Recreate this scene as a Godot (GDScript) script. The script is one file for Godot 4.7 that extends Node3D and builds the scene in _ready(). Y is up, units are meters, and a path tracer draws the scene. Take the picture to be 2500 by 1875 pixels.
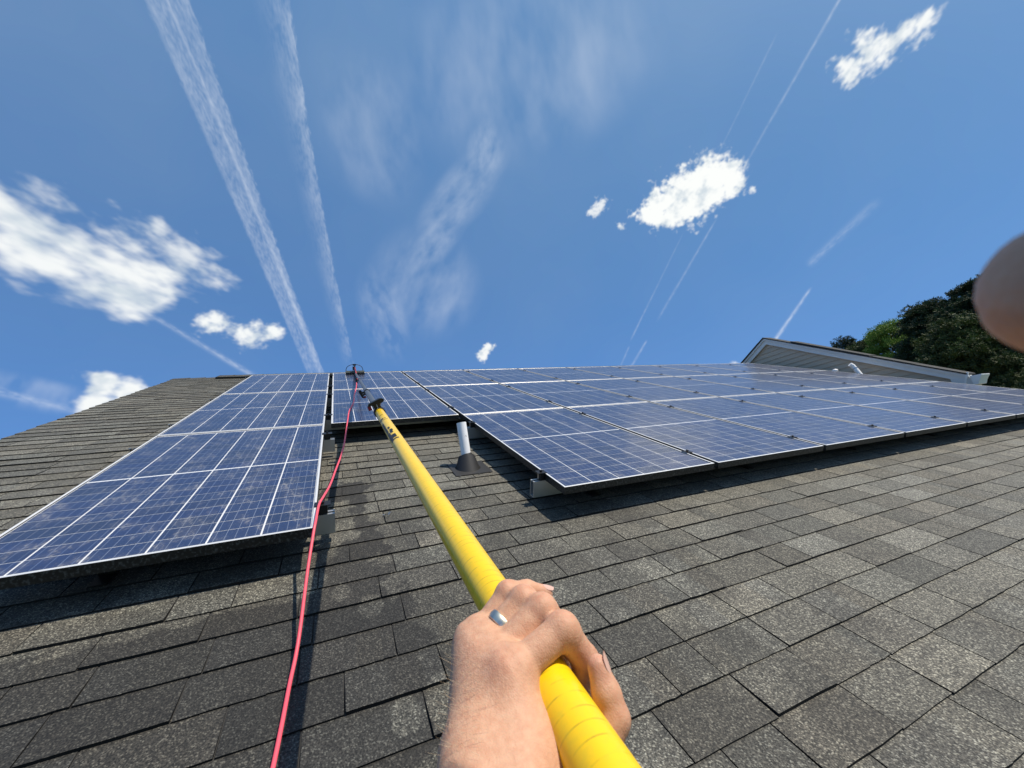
extends Node3D
# A roof with solar panels, seen by the person who cleans them with a long water-fed pole.
# Roof coordinates: u runs right along the ridge, v up the slope, n out of the roof; n = 0 is the glass of the panels.

const PITCH := 22.62
const BASE_Y := 4.3
const ROOF_N := -0.168
var roof := Transform3D()
var rng := RandomNumberGenerator.new()
var mats := {}
var taken := {}


# ---------------------------------------------------------------- mesh builder
class MB:
	var v := PackedVector3Array()
	var n := PackedVector3Array()
	var t := PackedVector2Array()
	var t2 := PackedVector2Array()
	var c := PackedColorArray()
	var i := PackedInt32Array()

	func vert(p: Vector3, nn: Vector3, uv := Vector2(), col := Color.WHITE, uv2 := Vector2()) -> int:
		v.append(p); n.append(nn); t.append(uv); t2.append(uv2); c.append(col)
		return v.size() - 1

	func tri(a: int, b: int, d: int) -> void:   # given counter-clockwise as seen from outside
		i.append(a); i.append(d); i.append(b)

	func quad(p0: Vector3, p1: Vector3, p2: Vector3, p3: Vector3, uv := [], col := Color.WHITE, uv2 := []) -> void:
		var nn := (p1 - p0).cross(p2 - p0)
		if nn.length_squared() < 1e-18:
			nn = (p2 - p0).cross(p3 - p0)
		nn = nn.normalized()
		var ps := [p0, p1, p2, p3]
		var k := v.size()
		for j in 4:
			var w: Vector2 = uv[j] if uv.size() else Vector2(ps[j].x + ps[j].y, ps[j].z + ps[j].y)
			vert(ps[j], nn, w, col, uv2[j] if uv2.size() else Vector2())
		tri(k, k + 1, k + 2); tri(k, k + 2, k + 3)

	func box(lo: Vector3, hi: Vector3, xf := Transform3D(), col := Color.WHITE) -> void:
		var p := []
		for z in [lo.z, hi.z]:
			for y in [lo.y, hi.y]:
				for x in [lo.x, hi.x]:
					p.append(xf * Vector3(x, y, z))
		quad(p[4], p[5], p[7], p[6], [], col); quad(p[1], p[0], p[2], p[3], [], col)
		quad(p[5], p[1], p[3], p[7], [], col); quad(p[0], p[4], p[6], p[2], [], col)
		quad(p[6], p[7], p[3], p[2], [], col); quad(p[0], p[1], p[5], p[4], [], col)

	func prism(outline: Array, from: Vector3, ex: Vector3, ey: Vector3, ez: Vector3, col := Color.WHITE) -> void:
		# outline: counter-clockwise Vector2s in (ex, ey); swept along ez (ex x ey must point along ez)
		var turn := 0.0
		for j in outline.size(): turn += outline[j].cross(outline[(j + 1) % outline.size()])
		if (turn < 0.0) != (ex.cross(ey).dot(ez) < 0.0):
			outline = outline.duplicate()
			outline.reverse()
		var m := outline.size()
		var lo := []
		var hi := []
		for q in outline:
			lo.append(from + ex * q.x + ey * q.y)
			hi.append(from + ex * q.x + ey * q.y + ez)
		for j in m:
			var k := (j + 1) % m
			quad(lo[j], lo[k], hi[k], hi[j], [], col)
		var flat := PackedVector2Array(outline)
		var tr := Geometry2D.triangulate_polygon(flat)
		var nz := ez.normalized()
		var b := v.size()
		for j in m: vert(hi[j], nz, outline[j], col)
		for j in m: vert(lo[j], -nz, outline[j], col)
		for j in range(0, tr.size(), 3):
			var a0 := tr[j]; var a1 := tr[j + 1]; var a2 := tr[j + 2]
			if ((flat[a1] - flat[a0]).cross(flat[a2] - flat[a0]) < 0.0) != (ex.cross(ey).dot(ez) < 0.0):
				var sw := a1; a1 = a2; a2 = sw
			tri(b + a0, b + a1, b + a2)
			tri(b + m + a0, b + m + a2, b + m + a1)

	func tube(pts: Array, rad: Array, sides := 12, col := Color.WHITE, caps := true, vscale := 1.0) -> void:
		var m := pts.size()
		var side := Vector3.UP
		var along := 0.0
		var base := v.size()
		for j in m:
			var d: Vector3 = (pts[mini(j + 1, m - 1)] - pts[maxi(j - 1, 0)]).normalized()
			if j == 0:
				side = d.cross(Vector3.UP if absf(d.y) < 0.9 else Vector3.RIGHT).normalized()
			else:
				along += pts[j].distance_to(pts[j - 1])
			side = (side - d * side.dot(d)).normalized()
			var up := d.cross(side)
			var r: float = rad[mini(j, rad.size() - 1)]
			for k in sides + 1:
				var an := TAU * k / sides
				var nn := side * cos(an) + up * sin(an)
				vert(pts[j] + nn * r, nn, Vector2(float(k) / sides, along * vscale), col)
		for j in m - 1:
			for k in sides:
				var a := base + j * (sides + 1) + k
				tri(a, a + 1, a + sides + 2); tri(a, a + sides + 2, a + sides + 1)
		if caps:
			for e in [0, m - 1]:
				var d: Vector3 = (pts[1] - pts[0]).normalized() * -1.0 if e == 0 else (pts[m - 1] - pts[m - 2]).normalized()
				var ctr := vert(pts[e], d, Vector2(0.5, 0.5), col)
				var first := v.size()
				for k in sides + 1:
					vert(v[base + e * (sides + 1) + k], d, Vector2(0.5, 0.5), col)
				for k in sides:
					if e == 0: tri(ctr, first + k + 1, first + k)
					else: tri(ctr, first + k, first + k + 1)

	func lathe(profile: Array, xf := Transform3D(), sides := 24, col := Color.WHITE) -> void:
		# profile: Vector2(radius, height) from bottom to top, round y
		var base := v.size()
		var m := profile.size()
		for j in m:
			var d: Vector2 = profile[mini(j + 1, m - 1)] - profile[maxi(j - 1, 0)]
			for k in sides + 1:
				var an := -TAU * k / sides
				var dir := Vector3(cos(an), 0, sin(an))
				var nn := (dir * d.y - Vector3.UP * d.x).normalized()
				vert(xf * (dir * profile[j].x + Vector3.UP * profile[j].y), xf.basis * nn, Vector2(float(k) / sides, profile[j].y), col)
		for j in m - 1:
			for k in sides:
				var a := base + j * (sides + 1) + k
				tri(a, a + 1, a + sides + 2); tri(a, a + sides + 2, a + sides + 1)

	func mesh(mat: Material = null, into: ArrayMesh = null) -> ArrayMesh:
		var am := into if into else ArrayMesh.new()
		var arr := []
		arr.resize(Mesh.ARRAY_MAX)
		arr[Mesh.ARRAY_VERTEX] = v; arr[Mesh.ARRAY_NORMAL] = n
		arr[Mesh.ARRAY_TEX_UV] = t; arr[Mesh.ARRAY_TEX_UV2] = t2
		arr[Mesh.ARRAY_COLOR] = c; arr[Mesh.ARRAY_INDEX] = i
		am.add_surface_from_arrays(Mesh.PRIMITIVE_TRIANGLES, arr)
		if mat: am.surface_set_material(am.get_surface_count() - 1, mat)
		return am


# ---------------------------------------------------------------- naming and tagging
func numbered(called: String) -> String:
	var k: int = taken.get(called, 0)
	taken[called] = k + 1
	return called if k == 0 else "%s_%03d" % [called, k]


func tag(o: Node3D, label: String, category: String, group := "") -> void:
	o.set_meta("label", label); o.set_meta("category", category)
	if group: o.set_meta("group", group)


func thing(called: String, label: String, category: String, at := Transform3D(), group := "") -> Node3D:
	var o := Node3D.new()
	o.name = numbered(called)
	add_child(o)
	o.transform = at
	tag(o, label, category, group)
	return o


func part(called: String, mesh: Mesh, parent: Node, at := Transform3D()) -> MeshInstance3D:
	var o := MeshInstance3D.new()
	o.name = called
	o.mesh = mesh
	o.transform = at
	parent.add_child(o, true)
	return o


func L(u: float, v: float, n: float) -> Vector3:      # roof coordinates in the roof's own frame
	return Vector3(u, n, -v)


func W(u: float, v: float, n: float) -> Vector3:      # roof coordinates in the world
	return roof * L(u, v, n)


func on_roof(u: float, v: float, n: float) -> Transform3D:
	return roof.translated_local(L(u, v, n))


# ---------------------------------------------------------------- camera, light, sky
func _ready() -> void:
	rng.seed = 7
	var p := deg_to_rad(PITCH)
	roof = Transform3D(Basis(Vector3(1, 0, 0), Vector3(0, cos(p), sin(p)), Vector3(0, -sin(p), cos(p))), Vector3(0, BASE_Y, 0))
	var cam := Camera3D.new()
	cam.name = "camera"
	var x_axis := roof.basis * L(0.916905, -0.398569, 0.020663)
	var y_axis := roof.basis * L(0.037288, 0.137098, 0.989855)
	var z_axis := roof.basis * L(-0.397359, -0.906833, 0.140568)
	var lens := CameraAttributesPhysical.new()
	lens.frustum_focal_length = 12.624
	lens.exposure_aperture = 16.0
	lens.frustum_focus_distance = 2.5
	lens.frustum_near = 0.005
	lens.frustum_far = 3000.0
	cam.attributes = lens
	cam.fov = 87.1
	cam.near = 0.005
	cam.far = 3000.0
	add_child(cam)
	cam.transform = Transform3D(Basis(x_axis, y_axis, z_axis).orthonormalized(), W(0.0971, -1.5819, 0.7535))
	cam.current = true

	var env := Environment.new()
	env.background_mode = Environment.BG_SKY
	env.sky = Sky.new()
	var pan := PanoramaSkyMaterial.new()
	pan.panorama = sky_picture()
	env.sky.sky_material = pan
	env.background_energy_multiplier = 1.0
	env.tonemap_mode = Environment.TONE_MAPPER_LINEAR
	env.tonemap_exposure = 1.0
	env.sdfgi_enabled = true
	env.ssao_enabled = true
	env.ssil_enabled = true
	var we := WorldEnvironment.new()
	we.name = "world_environment"
	we.environment = env
	add_child(we)

	var sun := DirectionalLight3D.new()
	sun.name = "sun"
	sun.light_energy = 1.55
	sun.light_color = Color(1.0, 0.955, 0.89)
	sun.light_angular_distance = 0.53
	sun.shadow_enabled = true
	add_child(sun)
	var down := (roof.basis * L(-0.43, -0.05, -1.0)).normalized()
	sun.look_at_from_position(Vector3(0, 30, 0), Vector3(0, 30, 0) + down, Vector3.FORWARD)

	make_materials()
	ground()
	house()
	gabled_wing()
	solar_array()
	vents()
	pole_and_brush()
	hose()
	person()
	trees()


func dir_of(az: float, el: float) -> Vector3:
	var a := deg_to_rad(az)
	var e := deg_to_rad(el)
	return Vector3(sin(a) * cos(e), sin(e), -cos(a) * cos(e))


var n_fine := FastNoiseLite.new()
var n_mid := FastNoiseLite.new()
var n_wisp := FastNoiseLite.new()
var clouds := []
var trails := []
var wisps := []
var sun_dir := Vector3()


func cloud(opacity: float, rough: float, freq: float, soft: float, turn: float, stretch: float, blobs: Array) -> void:
	# blobs: Vector3(azimuth, elevation, radius) in degrees
	var mid := Vector2()
	for b in blobs: mid += Vector2(b.x, b.y) / blobs.size()
	var reach := 0.0
	var ce := cos(deg_to_rad(mid.y))
	var own := []
	for b in blobs:
		var q := Vector3((b.x - mid.x) * ce, b.y - mid.y, b.z)
		own.append(q)
		reach = maxf(reach, Vector2(q.x, q.y).length() + b.z * 1.6)
	clouds.append({"mid": mid, "ce": ce, "cosreach": cos(deg_to_rad(reach + 1.0)), "dir": dir_of(mid.x, mid.y), "blobs": own, "op": opacity, "rough": rough, "freq": freq, "soft": soft, "turn": deg_to_rad(turn), "stretch": stretch})


func trail(from: Vector2, to: Vector2, w0: float, w1: float, a0: float, a1: float, kind := 0, bend := 0.0) -> void:
	var d0 := dir_of(from.x, from.y)
	var d1 := dir_of(to.x, to.y)
	var nn := d0.cross(d1).normalized()
	trails.append({"d": d0, "n": nn, "f": nn.cross(d0), "len": d0.angle_to(d1), "w0": deg_to_rad(w0), "w1": deg_to_rad(w1), "a0": a0, "a1": a1, "kind": kind, "bend": deg_to_rad(bend)})


func air(d: Vector3, az: float, el: float) -> Vector3:
	# clear sky: deep blue away from the sun, paler towards it and down to the horizon
	var y := clampf(d.y, 0.0, 1.0)
	var g := clampf(d.dot(sun_dir) * 0.5 + 0.5, 0.0, 1.0)
	var low := pow(1.0 - y, 3.0)
	var c := Vector3(0.092, 0.212, 0.450).lerp(Vector3(0.112, 0.300, 0.730), clampf(low * 1.15, 0.0, 1.0))
	var side := smoothstep(0.50, 0.98, g)
	c += Vector3(0.060, 0.130, 0.180) * side * (0.45 + 0.55 * low)
	c += Vector3(0.20, 0.18, 0.12) * pow(1.0 - y, 16.0) * (0.45 + 0.55 * side)
	c += Vector3(0.40, 0.40, 0.38) * pow(maxf(0.0, d.dot(sun_dir)), 9.0) + Vector3(0.9, 0.86, 0.78) * pow(maxf(0.0, d.dot(sun_dir)), 40.0)
	var veil := n_wisp.get_noise_3d(d.x * 2.2, d.y * 2.2, d.z * 2.2) * 0.5 + 0.5
	var high := smoothstep(0.50, 0.80, y)
	var hz := clampf((veil - 0.28) * 0.42, 0.0, 0.3) * (0.35 + 0.65 * high)
	return c.lerp(Vector3(0.36, 0.48, 0.62), hz)


func heavens(d: Vector3, az: float, el: float) -> Vector3:
	var c := air(d, az, el)
	var white := Vector3(0.80, 0.87, 0.97)
	for w in wisps:
		var q := Vector2((az - w.x) * cos(deg_to_rad(w.y)), el - w.y).rotated(-deg_to_rad(w.turn))
		var s := 1.0 - Vector2(q.x / w.rx, q.y / w.ry).length()
		if s > 0.0:
			var k := n_mid.get_noise_3d(q.x * 12.0 * w.f + w.x, q.y * 6.0 * w.f, w.y) + 0.35 * n_fine.get_noise_3d(q.x * 22.0 * w.f, q.y * 11.0 * w.f, 3.0)
			c = c.lerp(white, clampf(w.a * smoothstep(0.0, 0.6, s) * (0.42 + 0.95 * k), 0.0, 0.75))
	for r in trails:
		var across: float = asin(clampf(d.dot(r.n), -1.0, 1.0))
		if absf(across) > 0.08: continue
		var f: float = atan2(d.dot(r.f), d.dot(r.d)) / r.len
		if f < -0.15 or f > 1.15: continue
		across -= r.bend * 4.0 * f * (1.0 - f)
		var w: float = lerpf(r.w0, r.w1, clampf(f, 0.0, 1.0))
		var a: float = lerpf(r.a0, r.a1, clampf(f, 0.0, 1.0)) * smoothstep(-0.12, 0.03, f) * (1.0 - smoothstep(0.95, 1.1, f))
		var along: float = f * r.len
		var k := n_fine.get_noise_3d(across * 5200.0, along * 1500.0, r.w0 * 900.0)
		var k2 := n_mid.get_noise_3d(across * 900.0, along * 420.0, 7.0 + r.a0 * 50.0)
		var x := across / w + k * 0.16
		if r.kind == 0:      # thin line
			a *= exp(-x * x * 2.2) * clampf(0.75 + 0.7 * k + 0.5 * k2, 0.0, 1.4)
		elif r.kind == 1:    # wide band with two ragged edges
			a *= smoothstep(1.05, 0.80, absf(x)) * clampf(0.62 + 0.30 * absf(x) + 0.75 * k + 0.5 * k2, 0.0, 1.5)
		else:                # sharp on its left, drawn out to its right
			var side: float = smoothstep(-1.0, -0.72, x) * pow(clampf(1.0 - (x + 0.75) / 2.6, 0.0, 1.0), 1.6)
			a *= side * clampf(0.55 + 0.9 * k2 + 0.55 * k, 0.0, 1.4)
		c = c.lerp(white, clampf(a, 0.0, 0.9))
	for q in clouds:
		if d.dot(q.dir) < q.cosreach: continue
		var pos := Vector2((az - q.mid.x) * q.ce, el - q.mid.y)
		var s := -0.34
		for b in q.blobs:
			var f := maxf(0.0, 1.0 - Vector2(pos.x - b.x, pos.y - b.y).length_squared() / (b.z * b.z * 2.1))
			s += f * f
		if s < -0.335: continue
		s = minf(s, 1.1)
		var r2: Vector2 = pos.rotated(-q.turn) * Vector2(1.0 / q.stretch, 1.0) * q.freq
		var k := n_mid.get_noise_3d(r2.x * 9.0, r2.y * 9.0, q.mid.x) * 1.0 + n_fine.get_noise_3d(r2.x * 18.0, r2.y * 18.0, q.mid.y) * 0.7
		var e: float = s + k * q.rough * 0.74
		var dens: float = smoothstep(0.0, q.soft * 1.5, e) * q.op
		var puff := n_mid.get_noise_3d(r2.x * 6.0 + 40.0, r2.y * 6.0, 2.0) + 0.4 * n_fine.get_noise_3d(r2.x * 12.0, r2.y * 12.0, 9.0)
		var body := Vector3(0.66, 0.74, 0.80).lerp(Vector3(0.98, 1.0, 0.985), smoothstep(-0.42, 0.22, puff + 0.30 * (minf(e, 0.9) - 0.35)))
		c = c.lerp(body, clampf(dens, 0.0, 1.0))
	return c


func sky_picture() -> ImageTexture:
	sun_dir = -(roof.basis * L(-0.43, -0.05, -1.0)).normalized()
	n_fine.seed = 3; n_fine.noise_type = FastNoiseLite.TYPE_SIMPLEX_SMOOTH; n_fine.frequency = 0.045; n_fine.fractal_octaves = 3
	n_mid.seed = 11; n_mid.noise_type = FastNoiseLite.TYPE_SIMPLEX_SMOOTH; n_mid.frequency = 0.03; n_mid.fractal_octaves = 5; n_mid.fractal_gain = 0.55
	n_wisp.seed = 21; n_wisp.noise_type = FastNoiseLite.TYPE_SIMPLEX_SMOOTH; n_wisp.frequency = 0.9; n_wisp.fractal_octaves = 4
	# cumulus
	cloud(0.93, 1.1, 0.9, 0.95, -16, 2.2, [Vector3(-36, 29.8, 3.8), Vector3(-32, 28.4, 3.2), Vector3(-28.5, 27.6, 3.0), Vector3(-25.0, 26.4, 3.1), Vector3(-21.4, 25.6, 2.9), Vector3(-18.3, 25.2, 2.5), Vector3(-24.6, 23.8, 2.3), Vector3(-21.4, 22.6, 1.9), Vector3(-28.6, 25.2, 2.3), Vector3(-19.4, 23.6, 1.9)])
	cloud(0.75, 1.25, 1.0, 1.1, -20, 1.8, [Vector3(-23.2, 29.4, 2.6), Vector3(-18.6, 28.4, 3.0), Vector3(-15.4, 27.9, 2.2), Vector3(-12.8, 26.6, 1.7), Vector3(-19.3, 31.2, 1.0), Vector3(-28.2, 30.3, 2.1)])
	cloud(0.95, 1.0, 1.4, 0.75, 10, 1.3, [Vector3(-14.2, 22.0, 1.6), Vector3(-12.6, 21.5, 1.7), Vector3(-8.8, 20.9, 1.9), Vector3(-10.4, 20.3, 1.4), Vector3(-7.0, 21.4, 1.3)])
	cloud(0.95, 0.9, 1.2, 0.7, 0, 1.5, [Vector3(-23.0, 14.9, 1.3), Vector3(-21.6, 14.0, 1.8), Vector3(-19.8, 13.0, 1.6), Vector3(-23.4, 12.4, 1.6)])
	cloud(1.0, 1.0, 1.7, 0.5, 20, 1.15, [Vector3(48.0, 31.0, 2.0), Vector3(51.0, 31.6, 2.7), Vector3(54.6, 32.1, 2.9), Vector3(57.6, 31.8, 2.5), Vector3(50.8, 29.4, 2.1), Vector3(54.4, 29.3, 2.3), Vector3(58.4, 30.2, 1.9)])
	cloud(0.8, 0.9, 2.6, 0.6, 20, 1.2, [Vector3(41.6, 33.6, 1.2), Vector3(40.2, 33.1, 0.95), Vector3(43.8, 30.4, 0.7), Vector3(60.4, 28.6, 0.5)])
	cloud(0.95, 1.35, 2.0, 0.8, 25, 1.5, [Vector3(72.4, 34.2, 1.3), Vector3(74.2, 34.4, 1.6), Vector3(75.8, 34.5, 1.4), Vector3(77.6, 34.2, 1.2), Vector3(79.0, 34.6, 0.9), Vector3(73.8, 36.4, 0.9), Vector3(72.0, 35.4, 0.9)])
	cloud(0.95, 0.9, 2.4, 0.6, 30, 1.3, [Vector3(20.6, 17.6, 1.1), Vector3(21.4, 18.3, 0.95), Vector3(20.2, 17.0, 0.8)])
	cloud(0.95, 0.6, 2.0, 0.5, 0, 1.5, [Vector3(53.2, 9.3, 0.9), Vector3(51.6, 9.0, 0.6)])
	cloud(0.85, 0.7, 2.4, 0.6, 0, 1.5, [Vector3(75.6, 10.3, 0.8), Vector3(73.6, 11.2, 0.35)])
	# contrails
	trail(Vector2(-20.4, 51.2), Vector2(-2.5, 16.2), 1.75, 0.95, 0.20, 0.23, 1)
	trail(Vector2(-19.83, 50.52), Vector2(-2.0, 16.2), 0.22, 0.38, 0.24, 0.32, 0, -0.25)
	trail(Vector2(-6.6, 54.2), Vector2(1.6, 17.8), 1.25, 0.62, 0.34, 0.28, 2, 0.35)
	trail(Vector2(73.64, 40.02), Vector2(60.4, 31.4), 0.16, 0.16, 0.34, 0.10)
	trail(Vector2(54.93, 26.54), Vector2(46.19, 18.03), 0.13, 0.22, 0.25, 0.12)
	trail(Vector2(43.56, 15.01), Vector2(40.9, 12.1), 0.15, 0.22, 0.30, 0.22)
	trail(Vector2(66.83, 40.49), Vector2(58.44, 34.21), 0.10, 0.10, 0.14, 0.10)
	trail(Vector2(50.73, 26.33), Vector2(42.2, 16.4), 0.09, 0.14, 0.10, 0.22)
	trail(Vector2(41.2, 14.8), Vector2(39.6, 12.5), 0.12, 0.14, 0.22, 0.16)
	trail(Vector2(70.36, 21.97), Vector2(63.78, 18.72), 0.55, 0.5, 0.10, 0.22)
	trail(Vector2(62.6, 15.65), Vector2(58.0, 11.2), 0.17, 0.26, 0.45, 0.52)
	trail(Vector2(-19.6, 22.0), Vector2(-9.6, 15.9), 0.30, 0.40, 0.26, 0.34)
	trail(Vector2(-33.0, 14.4), Vector2(-24.2, 11.6), 0.55, 0.45, 0.36, 0.20)
	# cirrus
	wisps = [
		{"x": 20.5, "y": 38.5, "rx": 3.6, "ry": 9.0, "turn": -50.0, "f": 0.6, "a": 0.26}, {"x": 15.6, "y": 33.0, "rx": 2.4, "ry": 6.0, "turn": -48.0, "f": 0.7, "a": 0.26},
		{"x": 25.0, "y": 43.0, "rx": 2.6, "ry": 3.6, "turn": -20.0, "f": 0.8, "a": 0.28}, {"x": 6.6, "y": 23.5, "rx": 3.4, "ry": 7.5, "turn": 14.0, "f": 0.8, "a": 0.24},
		{"x": 13.0, "y": 27.5, "rx": 8.5, "ry": 8.5, "turn": -30.0, "f": 0.45, "a": 0.20}, {"x": -27.0, "y": 13.2, "rx": 8.5, "ry": 1.8, "turn": -14.0, "f": 0.5, "a": 0.34},
		{"x": 7.0, "y": 45.0, "rx": 7.0, "ry": 9.0, "turn": 10.0, "f": 0.4, "a": 0.16}, {"x": 34.0, "y": 50.0, "rx": 18.0, "ry": 11.0, "turn": 0.0, "f": 0.3, "a": 0.20},
	]
	var wide := 4096
	var tall := 2048
	var cw := 512
	var ch := 256
	var coarse := PackedByteArray()
	coarse.resize(cw * ch * 3)
	for y in ch:
		var el := 90.0 - (y + 0.5) * 180.0 / ch
		for x in cw:
			var az := fposmod((x + 0.5) * 360.0 / cw + 180.0, 360.0) - 180.0
			var c := heavens(dir_of(az, el), az, el) if el > -1.0 else Vector3(0.16, 0.17, 0.14)
			var s := Color(c.x, c.y, c.z).linear_to_srgb()
			var o := (y * cw + x) * 3
			coarse[o] = clampi(int(s.r * 255.0 + 0.5), 0, 255); coarse[o + 1] = clampi(int(s.g * 255.0 + 0.5), 0, 255); coarse[o + 2] = clampi(int(s.b * 255.0 + 0.5), 0, 255)
	var im := Image.create_from_data(cw, ch, false, Image.FORMAT_RGB8, coarse)
	im.resize(wide, tall, Image.INTERPOLATE_BILINEAR)
	var data := im.get_data()
	for y in range(int(34.0 / 180.0 * tall), int(90.5 / 180.0 * tall)):     # finer where there are clouds
		var el := 90.0 - (y + 0.5) * 180.0 / tall
		for k in range(int(-38.0 / 360.0 * wide), int(87.0 / 360.0 * wide)):
			var x := posmod(k, wide)
			var az := (k + 0.5) * 360.0 / wide
			var c := heavens(dir_of(az, el), az, el)
			var s := Color(c.x, c.y, c.z).linear_to_srgb()
			var o := (y * wide + x) * 3
			data[o] = clampi(int(s.r * 255.0 + 0.5), 0, 255); data[o + 1] = clampi(int(s.g * 255.0 + 0.5), 0, 255); data[o + 2] = clampi(int(s.b * 255.0 + 0.5), 0, 255)
	return ImageTexture.create_from_image(Image.create_from_data(wide, tall, false, Image.FORMAT_RGB8, data))


# ---------------------------------------------------------------- materials
func plain(called: String, lin: Color, rough := 0.8, metal := 0.0) -> StandardMaterial3D:
	var m := StandardMaterial3D.new()
	m.resource_name = called
	m.albedo_color = lin.linear_to_srgb()
	m.roughness = rough
	m.metallic = metal
	mats[called] = m
	return m


func picture(w: int, h: int, f: Callable) -> ImageTexture:
	# f(x, y) gives a linear colour; stored as sRGB
	var data := PackedByteArray()
	data.resize(w * h * 4)
	for y in h:
		for x in w:
			var c: Color = f.call(x, y)
			var a := c.a
			c = c.linear_to_srgb()
			var o := (y * w + x) * 4
			data[o] = clampi(int(c.r * 255.0 + 0.5), 0, 255); data[o + 1] = clampi(int(c.g * 255.0 + 0.5), 0, 255)
			data[o + 2] = clampi(int(c.b * 255.0 + 0.5), 0, 255); data[o + 3] = clampi(int(a * 255.0 + 0.5), 0, 255)
	return ImageTexture.create_from_image(Image.create_from_data(w, h, false, Image.FORMAT_RGBA8, data))


var stain_noise := FastNoiseLite.new()
var stain_fine := FastNoiseLite.new()


func wet(u: float, v: float) -> float:
	# 1 where water has run over the shingles; ragged outlines
	var k := stain_noise.get_noise_2d(u * 100.0, v * 100.0)
	var k2 := stain_fine.get_noise_2d(u * 100.0, v * 100.0)
	var e := -1.0
	# runs down from under the pole and spreads to the left below the panels
	var edge := lerpf(0.22, 0.34, smoothstep(0.0, -0.55, v)) if v > -0.55 else lerpf(0.34, 0.26, smoothstep(-0.55, -0.85, v))
	var top := -0.175 if u < -0.05 else lerpf(-0.175, -0.02, smoothstep(-0.05, 0.12, u))
	e = maxf(e, minf((edge - u) * 4.0, (top - v) * 9.0) + k * 0.55 + k2 * 0.22)
	for q in [Vector3(0.15, 0.74, 0.10), Vector3(0.08, 0.70, 0.09), Vector3(0.16, 0.63, 0.05), Vector3(0.17, 0.55, 0.045), Vector3(0.17, 0.46, 0.045), Vector3(0.18, 0.36, 0.035), Vector3(0.19, 0.27, 0.05), Vector3(0.20, 0.17, 0.06), Vector3(0.17, 0.06, 0.10), Vector3(0.12, 0.0, 0.09)]:
		e = maxf(e, (1.0 - Vector2(u - q.x, (v - q.y) * 0.9).length() / q.z) * 1.2 + k * 0.75 + k2 * 0.3)
	# spots that stayed dry
	for q in [Vector3(0.215, -0.72, 0.055), Vector3(0.17, -0.30, 0.06), Vector3(0.28, -0.74, 0.02), Vector3(0.08, -0.19, 0.05)]:
		e = minf(e, (Vector2((u - q.x) * 1.6, v - q.y).length() / q.z - 1.0) * 2.0 + k2 * 0.4)
	var water := smoothstep(-0.06, 0.06, e)
	# damp: dries off in ragged patches away from the run
	var big := stain_noise.get_noise_2d(u * 38.0 + 70.0, v * 38.0)
	var damp := minf((1.25 - u) * 0.8, (0.25 - v) * 1.2) + big * 1.1 + k2 * 0.35
	if u < -0.95: damp = -1.0
	return maxf(water, 0.40 * smoothstep(-0.10, 0.12, damp) + 0.14 * smoothstep(-0.9, -0.5, damp))


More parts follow.
